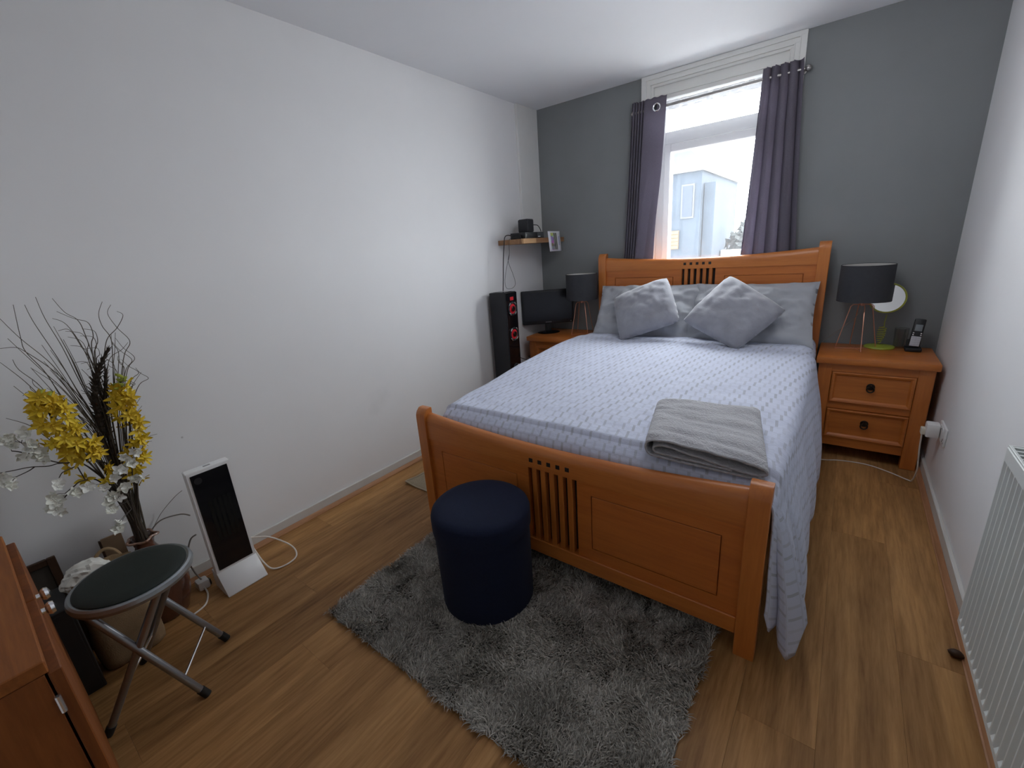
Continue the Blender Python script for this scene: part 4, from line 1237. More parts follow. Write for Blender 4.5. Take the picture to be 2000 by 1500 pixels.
# ------------------------------------------------------------------ rug, ottoman, mat
def build_rug():
    x0, x1, y0, y1 = 0.722, 1.990, -2.790, -1.975
    t = thing('rug', 'dark grey shaggy rug on the oak floor at the foot of the bed', 'rug', ((x0 + x1) / 2, (y0 + y1) / 2, 0))
    b_ = B(); bx(b_, (x0 + 0.008, y0 + 0.008, 0.0005), (x1 - 0.008, y1 - 0.008, 0.010), 0.003); obj('backing', b_, rug_b, t)
    n = 90000
    px = RNG.uniform(x0, x1, n); py = RNG.uniform(y0, y1, n)
    fld = np.array([nz(a * 5, b2 * 5, 0.3) + 0.5 * nz(a * 14, b2 * 14, 1.7) for a, b2 in zip(px, py)])
    fl2 = np.array([nz(a * 7, b2 * 7, 9.1) for a, b2 in zip(px, py)])
    ang = 2.2 * PI * fld + RNG.normal(0, 0.9, n)
    lean = 0.85 + 0.35 * fl2 + RNG.normal(0, 0.28, n)
    L = RNG.uniform(0.020, 0.032, n)
    w = RNG.uniform(0.0011, 0.0019, n)
    side = ang + PI / 2 + RNG.normal(0, 0.4, n)
    sx, sy = np.cos(side) * w, np.sin(side) * w
    dx, dy = np.cos(ang), np.sin(ang)
    # keep edge tufts from leaning out too far
    zb = np.full(n, 0.008)
    V = np.zeros((n, 5, 3))
    def put(k, f, s, curl):
        l = L * f
        ln = np.clip(lean * curl, -1.35, 1.35)
        V[:, k, 0] = px + dx * np.sin(ln) * l + s * sx
        V[:, k, 1] = py + dy * np.sin(ln) * l + s * sy
        V[:, k, 2] = zb + np.cos(ln) * l * 0.85
    put(0, 0.0, -1, 1); put(1, 0.0, 1, 1); put(2, 0.55, 1, 0.8); put(3, 0.55, -1, 0.8); put(4, 1.0, 0, 1.15)
    m = (V[:, 4, 1] < -0.0)
    me = bpy.data.meshes.new('pile')
    verts = V.reshape(-1, 3) - np.array([(x0 + x1) / 2, (y0 + y1) / 2, 0])
    base = np.arange(n)[:, None] * 5
    quads = base + np.array([0, 1, 2, 3]); tris = base + np.array([3, 2, 4])
    me.vertices.add(n * 5); me.vertices.foreach_set('co', verts.ravel())
    loops = np.concatenate([quads.ravel(), tris.ravel()])
    me.loops.add(len(loops)); me.loops.foreach_set('vertex_index', loops.astype(np.int32))
    me.polygons.add(2 * n)
    me.polygons.foreach_set('loop_start', np.concatenate([np.arange(n) * 4, 4 * n + np.arange(n) * 3]).astype(np.int32))
    me.update(calc_edges=True)
    at = me.attributes.new('tone', 'FLOAT', 'POINT')
    tone = np.clip(0.48 + 0.28 * RNG.normal(0, 1, n) + 0.25 * fl2, 0, 1)
    at.data.foreach_set('value', np.repeat(tone, 5))
    me.materials.append(rug_m)
    o = link(bpy.data.objects.new('pile', me)); o.parent = t; o['kind'] = 'stuff'
build_rug()

OC = (1.196, -2.358)
t = thing('ottoman', 'round navy fabric ottoman standing on the grey rug', 'ottoman', (OC[0], OC[1], 0.012))
R = 0.186
bm = B(); lathe(bm, [(0.001, 0.012), (R - 0.012, 0.012), (R - 0.006, 0.018), (R - 0.004, 0.30), (R - 0.004, 0.338)], (OC[0], OC[1], 0), 64)
obj('body', bm, navy, t)
bm = B(); lathe(bm, [(R - 0.003, 0.335), (R + 0.001, 0.336), (R + 0.002, 0.345), (R + 0.002, 0.395), (R - 0.002, 0.408), (R - 0.012, 0.417), (R - 0.035, 0.423), (R - 0.09, 0.427), (0.001, 0.429)], (OC[0], OC[1], 0), 64)
lid = obj('lid', bm, navy, t)
t = thing('bedside_mat', 'beige woven mat on the floor beside the bed with a curled corner', 'mat', (0.38, -1.55, 0))
bm = B()
def mz(xx, yy): return 0.005 + 0.012 * sm(0.30, 0.17, xx) * sm(-1.84, -1.95, yy)
g = [[(0.190 + 0.395 * i / 20, -1.945 + 0.80 * j / 30, mz(0.190 + 0.395 * i / 20, -1.945 + 0.80 * j / 30)) for i in range(21)] for j in range(31)]
grid_faces(bm, g); o = obj('weave', bm, mat_m, t, ang=180)
s = o.modifiers.new('thick', 'SOLIDIFY'); s.thickness = 0.005; s.offset = -1
bm = B()
edge = [g[0][i] for i in range(20, -1, -1)] + [g[j][0] for j in range(1, 31)]
tube(bm, [(p[0], p[1], p[2] + 0.0005) for p in edge], 0.0045, 8); obj('binding', bm, mat_e, t)

# ------------------------------------------------------------------ fan heater
t = thing('fan_heater', 'white upright fan heater with black glass front by the wall', 'heater', (0.18, -2.89, 0))
HX, HY0, HY1 = 0.200, -2.975, -2.815
bm = B()
prof = [(0.166, 0.085), (0.200, 0.0845), (0.2005, 0.562), (0.166, 0.566)]
loft(bm, [[(p[0], yy, p[1]) for p in prof] for yy in (HY0, HY1)])
bmesh.ops.recalc_face_normals(bm, faces=bm.faces)
bmesh.ops.bevel(bm, geom=list(bm.edges), offset=0.002, segments=2, affect='EDGES')
hb = obj('casing', bm, heater_w, t)
bm = B(); bx(bm, (0.2000, HY0 + 0.012, 0.098), (0.2035, HY1 - 0.012, 0.548), 0.001); fp = obj('glass_front', bm, black_gl, t, label='black glass front')
bm = B()
for k in range(5):
    bx(bm, (0.2034, -2.930 + k * 0.018, 0.23), (0.2040, -2.918 + k * 0.018, 0.42))
obj('air_slot', bm, M('slot_dark', (0.007, 0.009, 0.009), 0.25), fp, smooth=False)
bm = B(); disc(bm, (0.2040, -2.940, 0.520), (1, 0, 0), 0.014, 0.001, 24); obj('touch_dial', bm, black_pl, fp)
bm = B(); bx(bm, (0.178, -2.905, 0.5640), (0.188, -2.880, 0.5660), 0.0004); obj('top_button', bm, M('button_grey', (0.35, 0.35, 0.35), 0.5), hb)
bm = B(); bx(bm, (0.138, HY0 + 0.006, 0.09), (0.1655, HY1 - 0.006, 0.552), 0.006, 2); obj('rear_shell', bm, heater_w, t)
bm = B()
loft(bm, [[(p[0], yy, p[1]) for p in [(0.140, 0.0), (0.272, 0.0), (0.273, 0.004), (0.2005, 0.088), (0.140, 0.088)]] for yy in (HY0 - 0.001, HY1 + 0.001)])
bmesh.ops.recalc_face_normals(bm, faces=bm.faces); bmesh.ops.bevel(bm, geom=list(bm.edges), offset=0.0015, segments=1, affect='EDGES')
obj('sloping_foot', bm, heater_w, t)
bm = B(); tube(bm, cr([(0.110, -2.818, 0.13), (0.105, -2.79, 0.118), (0.13, -2.72, 0.085), (0.20, -2.665, 0.030), (0.262, -2.675, 0.006), (0.285, -2.73, 0.005), (0.262, -2.785, 0.008), (0.21, -2.800, 0.035), (0.14, -2.806, 0.10), (0.112, -2.812, 0.125)], 8), 0.0036, 8)
tag(obj('looped_cable', bm, cord_w), 'white looped power cord beside the fan heater on the floor', 'cord')
bm = B(); tube(bm, cr([(0.095, -2.978, 0.345), (0.055, -3.00, 0.35), (0.022, -3.06, 0.345), (0.012, -3.10, 0.31), (0.012, -3.115, 0.26), (0.014, -3.12, 0.20)], 8), 0.0028, 8)
tag(obj('grey_cable', bm, cord_g), 'grey cord curving along the wall behind the vase', 'cord')
bm = B(); tube(bm, cr([(0.11, -2.98, 0.47), (0.05, -3.00, 0.43), (0.012, -3.05, 0.37), (0.009, -3.09, 0.32)], 6), 0.0012, 6)
tag(obj('thin_wire', bm, cord_g), 'thin straight grey wire on the wall between heater and vase', 'wire')
t = thing('mains_plug', 'small white mains plug lying on the floor behind the heater', 'plug', (0.10, -3.01, 0))
bm = B(); bx(bm, (0.075, -3.035, 0.0), (0.125, -2.990, 0.042), 0.008, 2); o = obj('casing', bm, white_pl, t)
bm = B(); bx(bm, (0.088, -3.0, 0.0), (0.112, -2.982, 0.030), 0.004); obj('adaptor', bm, black_pl, o, label='dark adaptor')
bm = B(); tube(bm, cr([(0.115, -2.983, 0.26), (0.10, -3.005, 0.24), (0.085, -3.03, 0.16), (0.090, -3.025, 0.09), (0.100, -3.012, 0.041)], 6), 0.0032, 8)
tag(obj('grey_cable', bm, cord_g), 'grey cord drooping from the heater to the plug', 'cord')
bm = B(); tube(bm, cr([(0.125, -3.015, 0.012), (0.17, -3.02, 0.004), (0.23, -3.05, 0.004), (0.25, -3.10, 0.004)], 6), 0.0036, 8)
tag(obj('floor_lead', bm, cord_w), 'short white lead on the floor between the plug and the vase', 'cord')

# ------------------------------------------------------------------ folding stool
SC = Vector((0.548, -3.250)); SZ = 0.452
t = thing('folding_stool', 'round folding stool with dark green seat and grey metal legs', 'stool', (SC.x, SC.y, 0))
bm = B(); lathe(bm, [(0.001, SZ - 0.030), (0.140, SZ - 0.030), (0.150, SZ - 0.026), (0.154, SZ - 0.015), (0.151, SZ - 0.004), (0.145, SZ), (0.137, SZ - 0.002), (0.001, SZ - 0.003)], (SC.x, SC.y, 0), 64); st = obj('seat_rim', bm, seat_rim, t)
bm = B(); lathe(bm, [(0.001, SZ - 0.004), (0.1375, SZ - 0.004), (0.138, SZ + 0.001), (0.132, SZ + 0.005), (0.10, SZ + 0.008), (0.001, SZ + 0.010)], (SC.x, SC.y, 0), 64); obj('seat_pad', bm, seat_m, t)
fa, fb, fc, fd = Vector((0.500, -3.075)), Vector((0.690, -3.205)), Vector((0.578, -3.425)), Vector((0.350, -3.285))
ad = Vector((0.148, 0.229)).normalized(); pd = Vector((0.84, -0.54)).normalized()
def stool_leg(foot, topc, sgn, narrow):
    top = Vector((topc.x, topc.y, SZ - 0.032))
    ft = Vector((foot.x, foot.y, 0.012))
    mid = top.lerp(ft, 0.5)
    k1 = top.lerp(ft, 0.42) ; k2 = top.lerp(ft, 0.60)
    out = Vector((pd.x, pd.y, 0)) * 0.0
    pts = [top, k1, k2, ft]
    b_ = B(); tube(b_, cr(pts, 6), 0.0108, 12); o = obj('leg', b_, steel_s, t)
    b_ = B(); d = (ft - k2).normalized(); tube(b_, [ft - d * 0.022, ft + d * 0.010], 0.0128, 12)
    for v in b_.verts: v.co.z = max(v.co.z, 0.0004)
    obj('rubber_foot', b_, rubber, o)
w1, w2 = 0.098, 0.075
T1 = SC - ad * 0.085; T2 = SC + ad * 0.085
stool_leg(fa, T1 - pd * w1, -1, 0); stool_leg(fb, T1 + pd * w1, 1, 0)
stool_leg(fc, T2 + pd * w2, 1, 0); stool_leg(fd, T2 - pd * w2, -1, 0)
def rung(f1, t1, f2, t2, k):
    p = Vector((t1.x, t1.y, SZ - 0.032)).lerp(Vector((f1.x, f1.y, 0.012)), k)
    q = Vector((t2.x, t2.y, SZ - 0.032)).lerp(Vector((f2.x, f2.y, 0.012)), k)
    b_ = B(); tube(b_, [p, q], 0.0045, 10); obj('rung', b_, chrome, t)
rung(fa, T1 - pd * w1, fb, T1 + pd * w1, 0.80)
rung(fc, T2 + pd * w2, fd, T2 - pd * w2, 0.72)
for a, b_2 in ((T1, w1), (T2, w2)):
    b_ = B(); tube(b_, [Vector((a.x, a.y, SZ - 0.034)) - Vector((pd.x, pd.y, 0)) * b_2, Vector((a.x, a.y, SZ - 0.034)) + Vector((pd.x, pd.y, 0)) * b_2], 0.009, 10); obj('seat_bar', b_, steel_s, t)

# ------------------------------------------------------------------ cabinet in the corner
t = thing('oak_cabinet', 'low oak cabinet with two chrome knobs in the near corner', 'cabinet', (0.84, -3.70, 0))
CX0, CX1, CZ = 0.505, 1.170, 0.700
bm = B(); bx(bm, (CX0, YR + 0.01, CZ - 0.026), (CX1, -3.448, CZ), 0.002); obj('top', bm, cab_x, t)
for xa, xb in ((CX0 + 0.002, CX0 + 0.022), (CX1 - 0.022, CX1 - 0.001)):
    bm = B(); bx(bm, (xa, YR + 0.012, 0.0), (xb, -3.4545, CZ - 0.0265), 0.001); obj('side_panel', bm, cab_z, t)
bm = B(); bx(bm, (CX0 + 0.022, YR + 0.012, 0.05), (CX1 - 0.022, YR + 0.022, CZ - 0.027)); bx(bm, (CX0 + 0.022, YR + 0.022, 0.05), (CX1 - 0.022, -3.458, 0.068)); obj('carcass', bm, cab_x, t, smooth=False)
bm = B(); bx(bm, (CX0 + 0.022, -3.50, 0.0), (CX1 - 0.022, -3.485, 0.05)); obj('kickboard', bm, cab_x, t, smooth=False)
for sgn, xa, xb in ((1, CX0 + 0.003, 0.8735), (-1, 0.8765, CX1 - 0.001)):
    bm = B(); bx(bm, (xa, -3.4510, 0.055), (xb, -3.4330, CZ - 0.028), 0.002); d = obj('door', bm, cab_z, t)
    kx = 0.838 if sgn > 0 else 0.912
    bm = B()
    q = Vector((0, 1, 0)).to_track_quat('Z', 'Y').to_matrix()
    loft(bm, [[Vector((kx, -3.433, 0.655)) + q @ Vector((a * math.cos(2 * PI * k / 20), a * math.sin(2 * PI * k / 20), z)) for k in range(20)] for a, z in ((0.007, 0), (0.0060, 0.003), (0.0060, 0.006), (0.012, 0.009), (0.0145, 0.014), (0.0125, 0.020), (0.002, 0.023))])
    obj('knob', bm, chrome, d, label='chrome knob')
    xh = xa - 0.0006 if sgn > 0 else xb
    for zh in (0.12, CZ - 0.095):
        bm = B(); tube(bm, [(xh + (0.002 if sgn < 0 else -0.001), -3.4525, zh - 0.018), (xh + (0.002 if sgn < 0 else -0.001), -3.4525, zh + 0.018)], 0.0045, 10)
        obj('hinge', bm, silver, d, label='bright metal hinge')

# ------------------------------------------------------------------ corner clutter: black box, sack, paper, frame
t = thing('black_box', 'tall narrow black box standing on the floor beside the cabinet', 'box', (0.26, -3.52, 0))
bm = B(); bx(bm, (0.175, -3.640, 0.0), (0.345, -3.387, 0.335), 0.003); bb_ = obj('body', bm, box_bk, t)
bm = B(); bx(bm, (0.3448, -3.630, 0.012), (0.3462, -3.396, 0.322), 0.0006); obj('front_cloth', bm, box_bk, bb_)
t = thing('hessian_bag', 'open brown hessian bag behind the folding stool', 'bag', (0.24, -3.275, 0))
def bag_sec(z, f):
    a, b_2 = 0.062 + 0.008 * math.sin(z * 9), 0.088 + 0.006 * math.sin(z * 7 + 1)
    return [(0.244 + (a * abs(math.cos(k)) ** 0.6 * (1 if math.cos(k) > 0 else -1)) * f + 0.008 * nz(k * 1.5, z * 8, 1),
             -3.288 + (b_2 * abs(math.sin(k)) ** 0.6 * (1 if math.sin(k) > 0 else -1)) * f + 0.010 * nz(k * 1.3, z * 9, 5), z + (0.018 * nz(k * 1.2, 3) if z > 0.3 else 0)) for k in [2 * PI * q / 40 for q in range(40)]]
bm = B(); loft(bm, [bag_sec(0.001, 0.86), bag_sec(0.008, 0.97)] + [bag_sec(0.03 + 0.034 * q, 1.0) for q in range(10)] + [bag_sec(0.362, 0.985)] + [bag_sec(0.355, 0.94), bag_sec(0.30, 0.93), bag_sec(0.26, 0.2)], True, True)
obj('sack', bm, hessian, t, ang=60)
bm = B(); tube(bm, cr([(0.186, -3.300, 0.330), (0.172, -3.290, 0.372), (0.168, -3.262, 0.392), (0.172, -3.235, 0.375), (0.186, -3.220, 0.330)], 6), 0.006, 8); obj('handle', bm, hessian, t)
t = thing('tissue_paper', 'crumpled white tissue paper stuffed in the hessian bag', 'paper', (0.246, -3.29, 0.30))
bm = B(); bmesh.ops.create_icosphere(bm, subdivisions=4, radius=1.0)
for v in bm.verts:
    d = v.co.copy()
    q = 1 + 0.22 * noise.cell(Vector((d.x * 1.6 + 3, d.y * 1.6, d.z * 1.6))) * 0.5 + 0.16 * abs(nz(d.x * 2.2, d.y * 2.2, d.z * 2.2)) + 0.06 * nz(d.x * 6, d.y * 6, d.z * 6)
    v.co = Vector((0.238 + d.x * 0.046 * q, -3.322 + d.y * 0.064 * q, 0.352 + d.z * 0.052 * q))
obj('crumple', bm, paper_w, t, ang=20)
t = thing('tan_board', 'small tan cardboard piece leaning on the wall behind the bag', 'board', (0.04, -3.20, 0))
bm = B(); bx(bm, (0.020, -3.250, 0.0), (0.026, -3.188, 0.372), 0.001); bmesh.ops.rotate(bm, verts=bm.verts, cent=(0.022, 0, 0), matrix=Matrix.Rotation(math.radians(1.0), 3, 'Y')); obj('sheet', bm, board_m, t)
bm = B(); bx(bm, (0.020, -3.257, 0.0), (0.032, -3.2502, 0.366), 0.001); obj('fold', bm, lath_m, t)
t = thing('picture_frame', 'dark wooden frame leaning on the wall behind the black box', 'frame', (0.06, -3.42, 0))
tilt = Matrix.Translation((0.105, 0, 0)) @ Matrix.Rotation(math.radians(-9), 4, 'Y')
def fr(name, lo, hi, mat, par=t):
    b_ = B(); bx(b_, lo, hi, 0.002); bmesh.ops.transform(b_, matrix=tilt, verts=b_.verts); return obj(name, b_, mat, par)
fr('frame_bar', (-0.012, -3.395, 0.003), (0.006, -3.372, 0.395), lath_m); fr('frame_bar', (-0.012, -3.60, 0.003), (0.006, -3.577, 0.395), lath_m)
fr('frame_bar', (-0.012, -3.577, 0.003), (0.006, -3.395, 0.026), lath_m); fr('frame_bar', (-0.012, -3.577, 0.372), (0.006, -3.395, 0.395), lath_m)
fr('canvas', (-0.009, -3.577, 0.026), (-0.004, -3.395, 0.372), M('dark_canvas', (0.05, 0.04, 0.03), 0.8))

# ------------------------------------------------------------------ vase and flowers
VC = (0.135, -3.148)
t = thing('ceramic_vase', 'brown glazed round vase with narrow neck behind the stool', 'vase', (VC[0], VC[1], 0))
vp = [(0.001, 0.0), (0.060, 0.0), (0.070, 0.006), (0.090, 0.08), (0.098, 0.14), (0.095, 0.19), (0.079, 0.25), (0.053, 0.30), (0.036, 0.335), (0.030, 0.355), (0.034, 0.376), (0.044, 0.390)]
vi = [(0.041, 0.390), (0.031, 0.375), (0.026, 0.355), (0.031, 0.333), (0.045, 0.300), (0.001, 0.28)]
vp = [(a, b_2 * 0.92) for a, b_2 in vp]; vi = [(a, b_2 * 0.92) for a, b_2 in vi]
bm = B(); lathe(bm, vp + vi, (VC[0], VC[1], 0), 40); vo = obj('body', bm, vase_m, t)
bm = B(); pts = [(VC[0] + (0.044 + 0.006 * math.cos(5 * a)) * math.cos(a), VC[1] + (0.044 + 0.006 * math.cos(5 * a)) * math.sin(a), 0.360 + 0.003 * math.sin(3 * a)) for a in [2 * PI * k / 50 for k in range(51)]]
tube(bm, pts, 0.0045, 8, caps=False); obj('rim', bm, rim_m, t, label='paler wavy rim')
BLADES= [[[0.226, -3.28, 1.236], [0.217, -3.256, 1.171], [0.207, -3.214, 1.078], [0.198, -3.189, 0.965], [0.189, -3.171, 0.869], [0.179, -3.172, 0.691], [0.17, -3.173, 0.383]], [[0.197, -3.241, 1.271], [0.192, -3.253, 1.174], [0.188, -3.256, 1.126], [0.183, -3.234, 1.045], [0.179, -3.219, 0.901], [0.174, -3.194, 0.7], [0.17, -3.179, 0.387]], [[0.254, -3.316, 1.115], [0.238, -3.286, 1.05], [0.221, -3.263, 0.981], [0.204, -3.232, 0.878], [0.187, -3.202, 0.677], [0.17, -3.165, 0.378]], [[0.151, -3.214, 1.266], [0.154, -3.21, 1.208], [0.157, -3.191, 1.088], [0.161, -3.18, 0.979], [0.164, -3.168, 0.863], [0.167, -3.17, 0.656], [0.17, -3.183, 0.39]], [[0.186, -3.188, 1.287], [0.183, -3.186, 1.22], [0.181, -3.174, 1.122], [0.178, -3.169, 1.016], [0.175, -3.162, 0.88], [0.173, -3.163, 0.655], [0.17, -3.185, 0.391]], [[0.189, -3.302, 1.148], [0.186, -3.271, 1.144], [0.183, -3.256, 1.126], [0.181, -3.217, 1.055], [0.178, -3.187, 0.962], [0.175, -3.17, 0.849], [0.173, -3.171, 0.627], [0.17, -3.185, 0.391]], [[0.162, -3.15, 1.278], [0.163, -3.134, 1.231], [0.164, -3.112, 1.202], [0.165, -3.108, 1.154], [0.166, -3.112, 1.032], [0.168, -3.129, 0.908], [0.169, -3.156, 0.681], [0.17, -3.171, 0.382]], [[0.209, -3.157, 1.238], [0.204, -3.124, 1.21], [0.2, -3.097, 1.195], [0.196, -3.091, 1.173], [0.191, -3.094, 1.143], [0.187, -3.107, 1.113], [0.183, -3.122, 1.02], [0.179, -3.137, 0.884], [0.174, -3.156, 0.683], [0.17, -3.17, 0.382]], [[0.204, -3.169, 1.178], [0.198, -3.143, 1.175], [0.193, -3.132, 1.119], [0.187, -3.119, 1.019], [0.181, -3.137, 0.855], [0.176, -3.16, 0.654], [0.17, -3.185, 0.391]], [[0.182, -3.169, 1.217], [0.18, -3.143, 1.192], [0.178, -3.127, 1.112], [0.176, -3.127, 1.009], [0.174, -3.143, 0.827], [0.172, -3.156, 0.651], [0.17, -3.18, 0.388]], [[0.224, -3.045, 1.254], [0.216, -3.063, 1.216], [0.209, -3.065, 1.175], [0.201, -3.055, 1.125], [0.193, -3.075, 1.036], [0.185, -3.104, 0.902], [0.178, -3.156, 0.621], [0.17, -3.179, 0.388]], [[0.144, -3.011, 1.238], [0.147, -3.028, 1.209], [0.15, -3.017, 1.158], [0.153, -2.997, 1.104], [0.157, -3.027, 1.06], [0.16, -3.062, 0.972], [0.163, -3.091, 0.865], [0.167, -3.125, 0.697], [0.17, -3.176, 0.385]], [[0.237, -3.019, 1.218], [0.227, -3.005, 1.202], [0.218, -3.03, 1.163], [0.208, -3.066, 1.127], [0.199, -3.091, 1.057], [0.189, -3.11, 0.962], [0.18, -3.149, 0.681], [0.17, -3.173, 0.384]], [[0.153, -2.992, 0.987], [0.157, -3.031, 0.945], [0.16, -3.061, 0.89], [0.163, -3.098, 0.778], [0.167, -3.127, 0.636], [0.17, -3.179, 0.387]], [[0.26, -3.283, 1.179], [0.242, -3.245, 1.079], [0.224, -3.21, 0.986], [0.206, -3.186, 0.867], [0.188, -3.18, 0.636], [0.17, -3.177, 0.386]], [[0.221, -3.349, 0.945], [0.211, -3.308, 0.902], [0.201, -3.28, 0.836], [0.19, -3.235, 0.735], [0.18, -3.178, 0.57], [0.17, -3.163, 0.377]], [[0.247, -3.309, 1.039], [0.231, -3.266, 0.938], [0.216, -3.237, 0.866], [0.201, -3.201, 0.722], [0.185, -3.171, 0.568], [0.17, -3.165, 0.378]], [[0.134, -3.221, 1.02], [0.143, -3.206, 0.929], [0.152, -3.186, 0.833], [0.161, -3.17, 0.654], [0.17, -3.177, 0.386]], [[0.204, -3.149, 1.045], [0.195, -3.135, 0.992], [0.187, -3.138, 0.857], [0.178, -3.152, 0.651], [0.17, -3.171, 0.382]], [[0.154, -3.026, 1.143], [0.157, -3.045, 1.081], [0.16, -3.073, 1.004], [0.164, -3.104, 0.87], [0.167, -3.143, 0.643], [0.17, -3.178, 0.386]], [[0.19, -3.257, 1.077], [0.185, -3.225, 0.964], [0.18, -3.203, 0.846], [0.175, -3.183, 0.646], [0.17, -3.176, 0.386]]]
PODS= [[[0.2, -3.064, 1.099], [0.195, -3.095, 1.052], [0.19, -3.125, 0.999], [0.185, -3.146, 0.927], [0.18, -3.158, 0.834], [0.175, -3.17, 0.669], [0.17, -3.173, 0.381]], [[0.18, -3.087, 1.028], [0.178, -3.106, 0.959], [0.176, -3.128, 0.89], [0.174, -3.143, 0.797], [0.172, -3.16, 0.622], [0.17, -3.173, 0.381]]]
YRP = [[0.2, -3.066, 0.978], [0.195, -3.073, 0.917], [0.19, -3.079, 0.836], [0.185, -3.09, 0.748], [0.18, -3.105, 0.66], [0.175, -3.139, 0.525], [0.17, -3.173, 0.381]]
YLQ = [[0.25, -3.265, 0.991], [0.237, -3.261, 0.92], [0.223, -3.252, 0.846], [0.21, -3.245, 0.783], [0.197, -3.227, 0.725], [0.183, -3.21, 0.656], [0.17, -3.237, 0.557]]
YLP = [[0.25, -3.262, 0.987], [0.237, -3.261, 0.92], [0.223, -3.252, 0.846], [0.21, -3.234, 0.778], [0.197, -3.208, 0.673], [0.183, -3.183, 0.488], [0.17, -3.173, 0.381]]
BR= [[[0.24, -3.366, 0.848], [0.24, -3.345, 0.831], [0.24, -3.288, 0.769], [0.2, -3.235, 0.722], [0.2, -3.194, 0.596], [0.2, -3.181, 0.427]], [[0.24, -3.406, 0.792], [0.24, -3.379, 0.788], [0.24, -3.344, 0.783], [0.2, -3.308, 0.759], [0.2, -3.285, 0.758]], [[0.24, -3.341, 0.865], [0.24, -3.336, 0.848], [0.24, -3.336, 0.826]], [[0.24, -3.377, 0.767], [0.24, -3.351, 0.773], [0.24, -3.336, 0.78]], [[0.24, -3.313, 0.642], [0.24, -3.273, 0.678], [0.24, -3.251, 0.685], [0.2, -3.215, 0.647], [0.2, -3.186, 0.517], [0.2, -3.179, 0.415]], [[0.24, -3.298, 0.665], [0.24, -3.273, 0.679]], [[0.24, -3.3, 0.716], [0.24, -3.288, 0.733], [0.24, -3.277, 0.738], [0.2, -3.245, 0.731]], [[0.24, -3.119, 0.692], [0.24, -3.128, 0.646], [0.24, -3.157, 0.578], [0.2, -3.174, 0.423]]]
WB= [[0.25, -3.368, 0.883], [0.25, -3.359, 0.891], [0.25, -3.324, 0.896], [0.25, -3.366, 0.867], [0.25, -3.323, 0.856], [0.25, -3.331, 0.845], [0.25, -3.322, 0.834], [0.25, -3.312, 0.821], [0.25, -3.344, 0.818], [0.25, -3.314, 0.792], [0.25, -3.4, 0.765], [0.25, -3.396, 0.75], [0.25, -3.402, 0.776], [0.25, -3.302, 0.708], [0.25, -3.324, 0.674], [0.25, -3.322, 0.649], [0.25, -3.339, 0.635], [0.25, -3.322, 0.614], [0.25, -3.271, 0.66], [0.25, -3.239, 0.667], [0.25, -3.12, 0.695], [0.25, -3.098, 0.726], [0.25, -3.155, 0.686], [0.25, -3.132, 0.634], [0.25, -3.175, 0.665], [0.25, -3.205, 0.64], [0.25, -3.198, 0.605], [0.25, -3.18, 0.591], [0.25, -3.206, 0.584], [0.25, -3.214, 0.553], [0.25, -3.207, 0.5], [0.25, -3.219, 0.481], [0.25, -3.126, 0.722], [0.25, -3.158, 0.622], [0.25, -3.114, 0.631]]
NECK = Vector((VC[0], VC[1], 0.285))
def strand(bm, pts, r0, r1, n=6, seg=6):
    p = [Vector(q) for q in pts]
    # bring the root into the neck of the vase
    e = p[-1]
    d = Vector((VC[0], VC[1], 0)) - Vector((e.x, e.y, 0))
    k = len(p)
    for i in range(k):
        w = (i / (k - 1)) ** 2
        p[i] = p[i] + d * w * (0.85 if i == k - 1 else 0.8)
    ang = random.uniform(0, 2 * PI)
    p[-1] = Vector((VC[0] + 0.017 * math.cos(ang), VC[1] + 0.017 * math.sin(ang), 0.362))
    p.append(NECK + Vector((0.010 * math.cos(ang), 0.010 * math.sin(ang), 0.0)))
    pts2 = cr(p, seg)
    tube(bm, pts2, r1, n, r2=r0)
    return pts2
t = thing('dried_grass', 'bunch of tall dried grass stems fanning out of the vase', 'grass', (VC[0], VC[1], 0.285))
for bpts in BLADES:
    bm = B(); strand(bm, bpts, 0.0022, 0.0007, 5); obj('grass_stem', bm, grass_m, t)
for k in range(64):
    a = random.choice(BLADES[:15]); 
    off = Vector((random.uniform(-0.05, 0.05), random.uniform(-0.045, 0.035), random.uniform(-0.30, -0.03)))
    pp = [Vector(q) + off * (1 - i / (len(a) - 1)) for i, q in enumerate(a)]
    bm = B(); strand(bm, pp[1:], 0.0020, 0.0006, 4, 5); obj('grass_stem', bm, grass_m, t)
t = thing('seed_pods', 'two dark spiky dried seed heads rising from the vase', 'seed head', (VC[0], VC[1], 0.285))
for q, pd_ in enumerate(PODS):
    bm = B(); pts = strand(bm, pd_, 0.004, 0.004, 8)
    o = obj('stem', bm, stem_m, t)
    bm = B()
    m = int(len(pts) * 0.62)
    for i in range(0, m):
        c = pts[i]; dv = (pts[min(i + 1, len(pts) - 1)] - pts[max(i - 1, 0)]).normalized()
        rr = (0.004 + 0.011 * min(1, i / (m * 0.45)) * (1.0 if q == 0 else 0.7))
        for k in range(7):
            a = 2 * PI * (k + 0.5 * (i % 2)) / 7
            s1 = dv.orthogonal().normalized(); s2 = dv.cross(s1)
            out_ = (math.cos(a) * s1 + math.sin(a) * s2)
            base = c + out_ * rr * 0.4
            tip = c + out_ * (rr + random.uniform(0.002, 0.006)) - dv * 0.008
            sd = dv.cross(out_) * rr * 0.42
            vs_ = [bm.verts.new(x_) for x_ in (base + sd + dv * 0.006, base - sd + dv * 0.006, tip - sd * 0.3, tip + sd * 0.3)]
            bm.faces.new(vs_)
    tube(bm, [pts[i] for i in range(0, m)], 0.004, 6, r2=0.010)
    obj('seed_head', bm, pod_m, o, smooth=False)

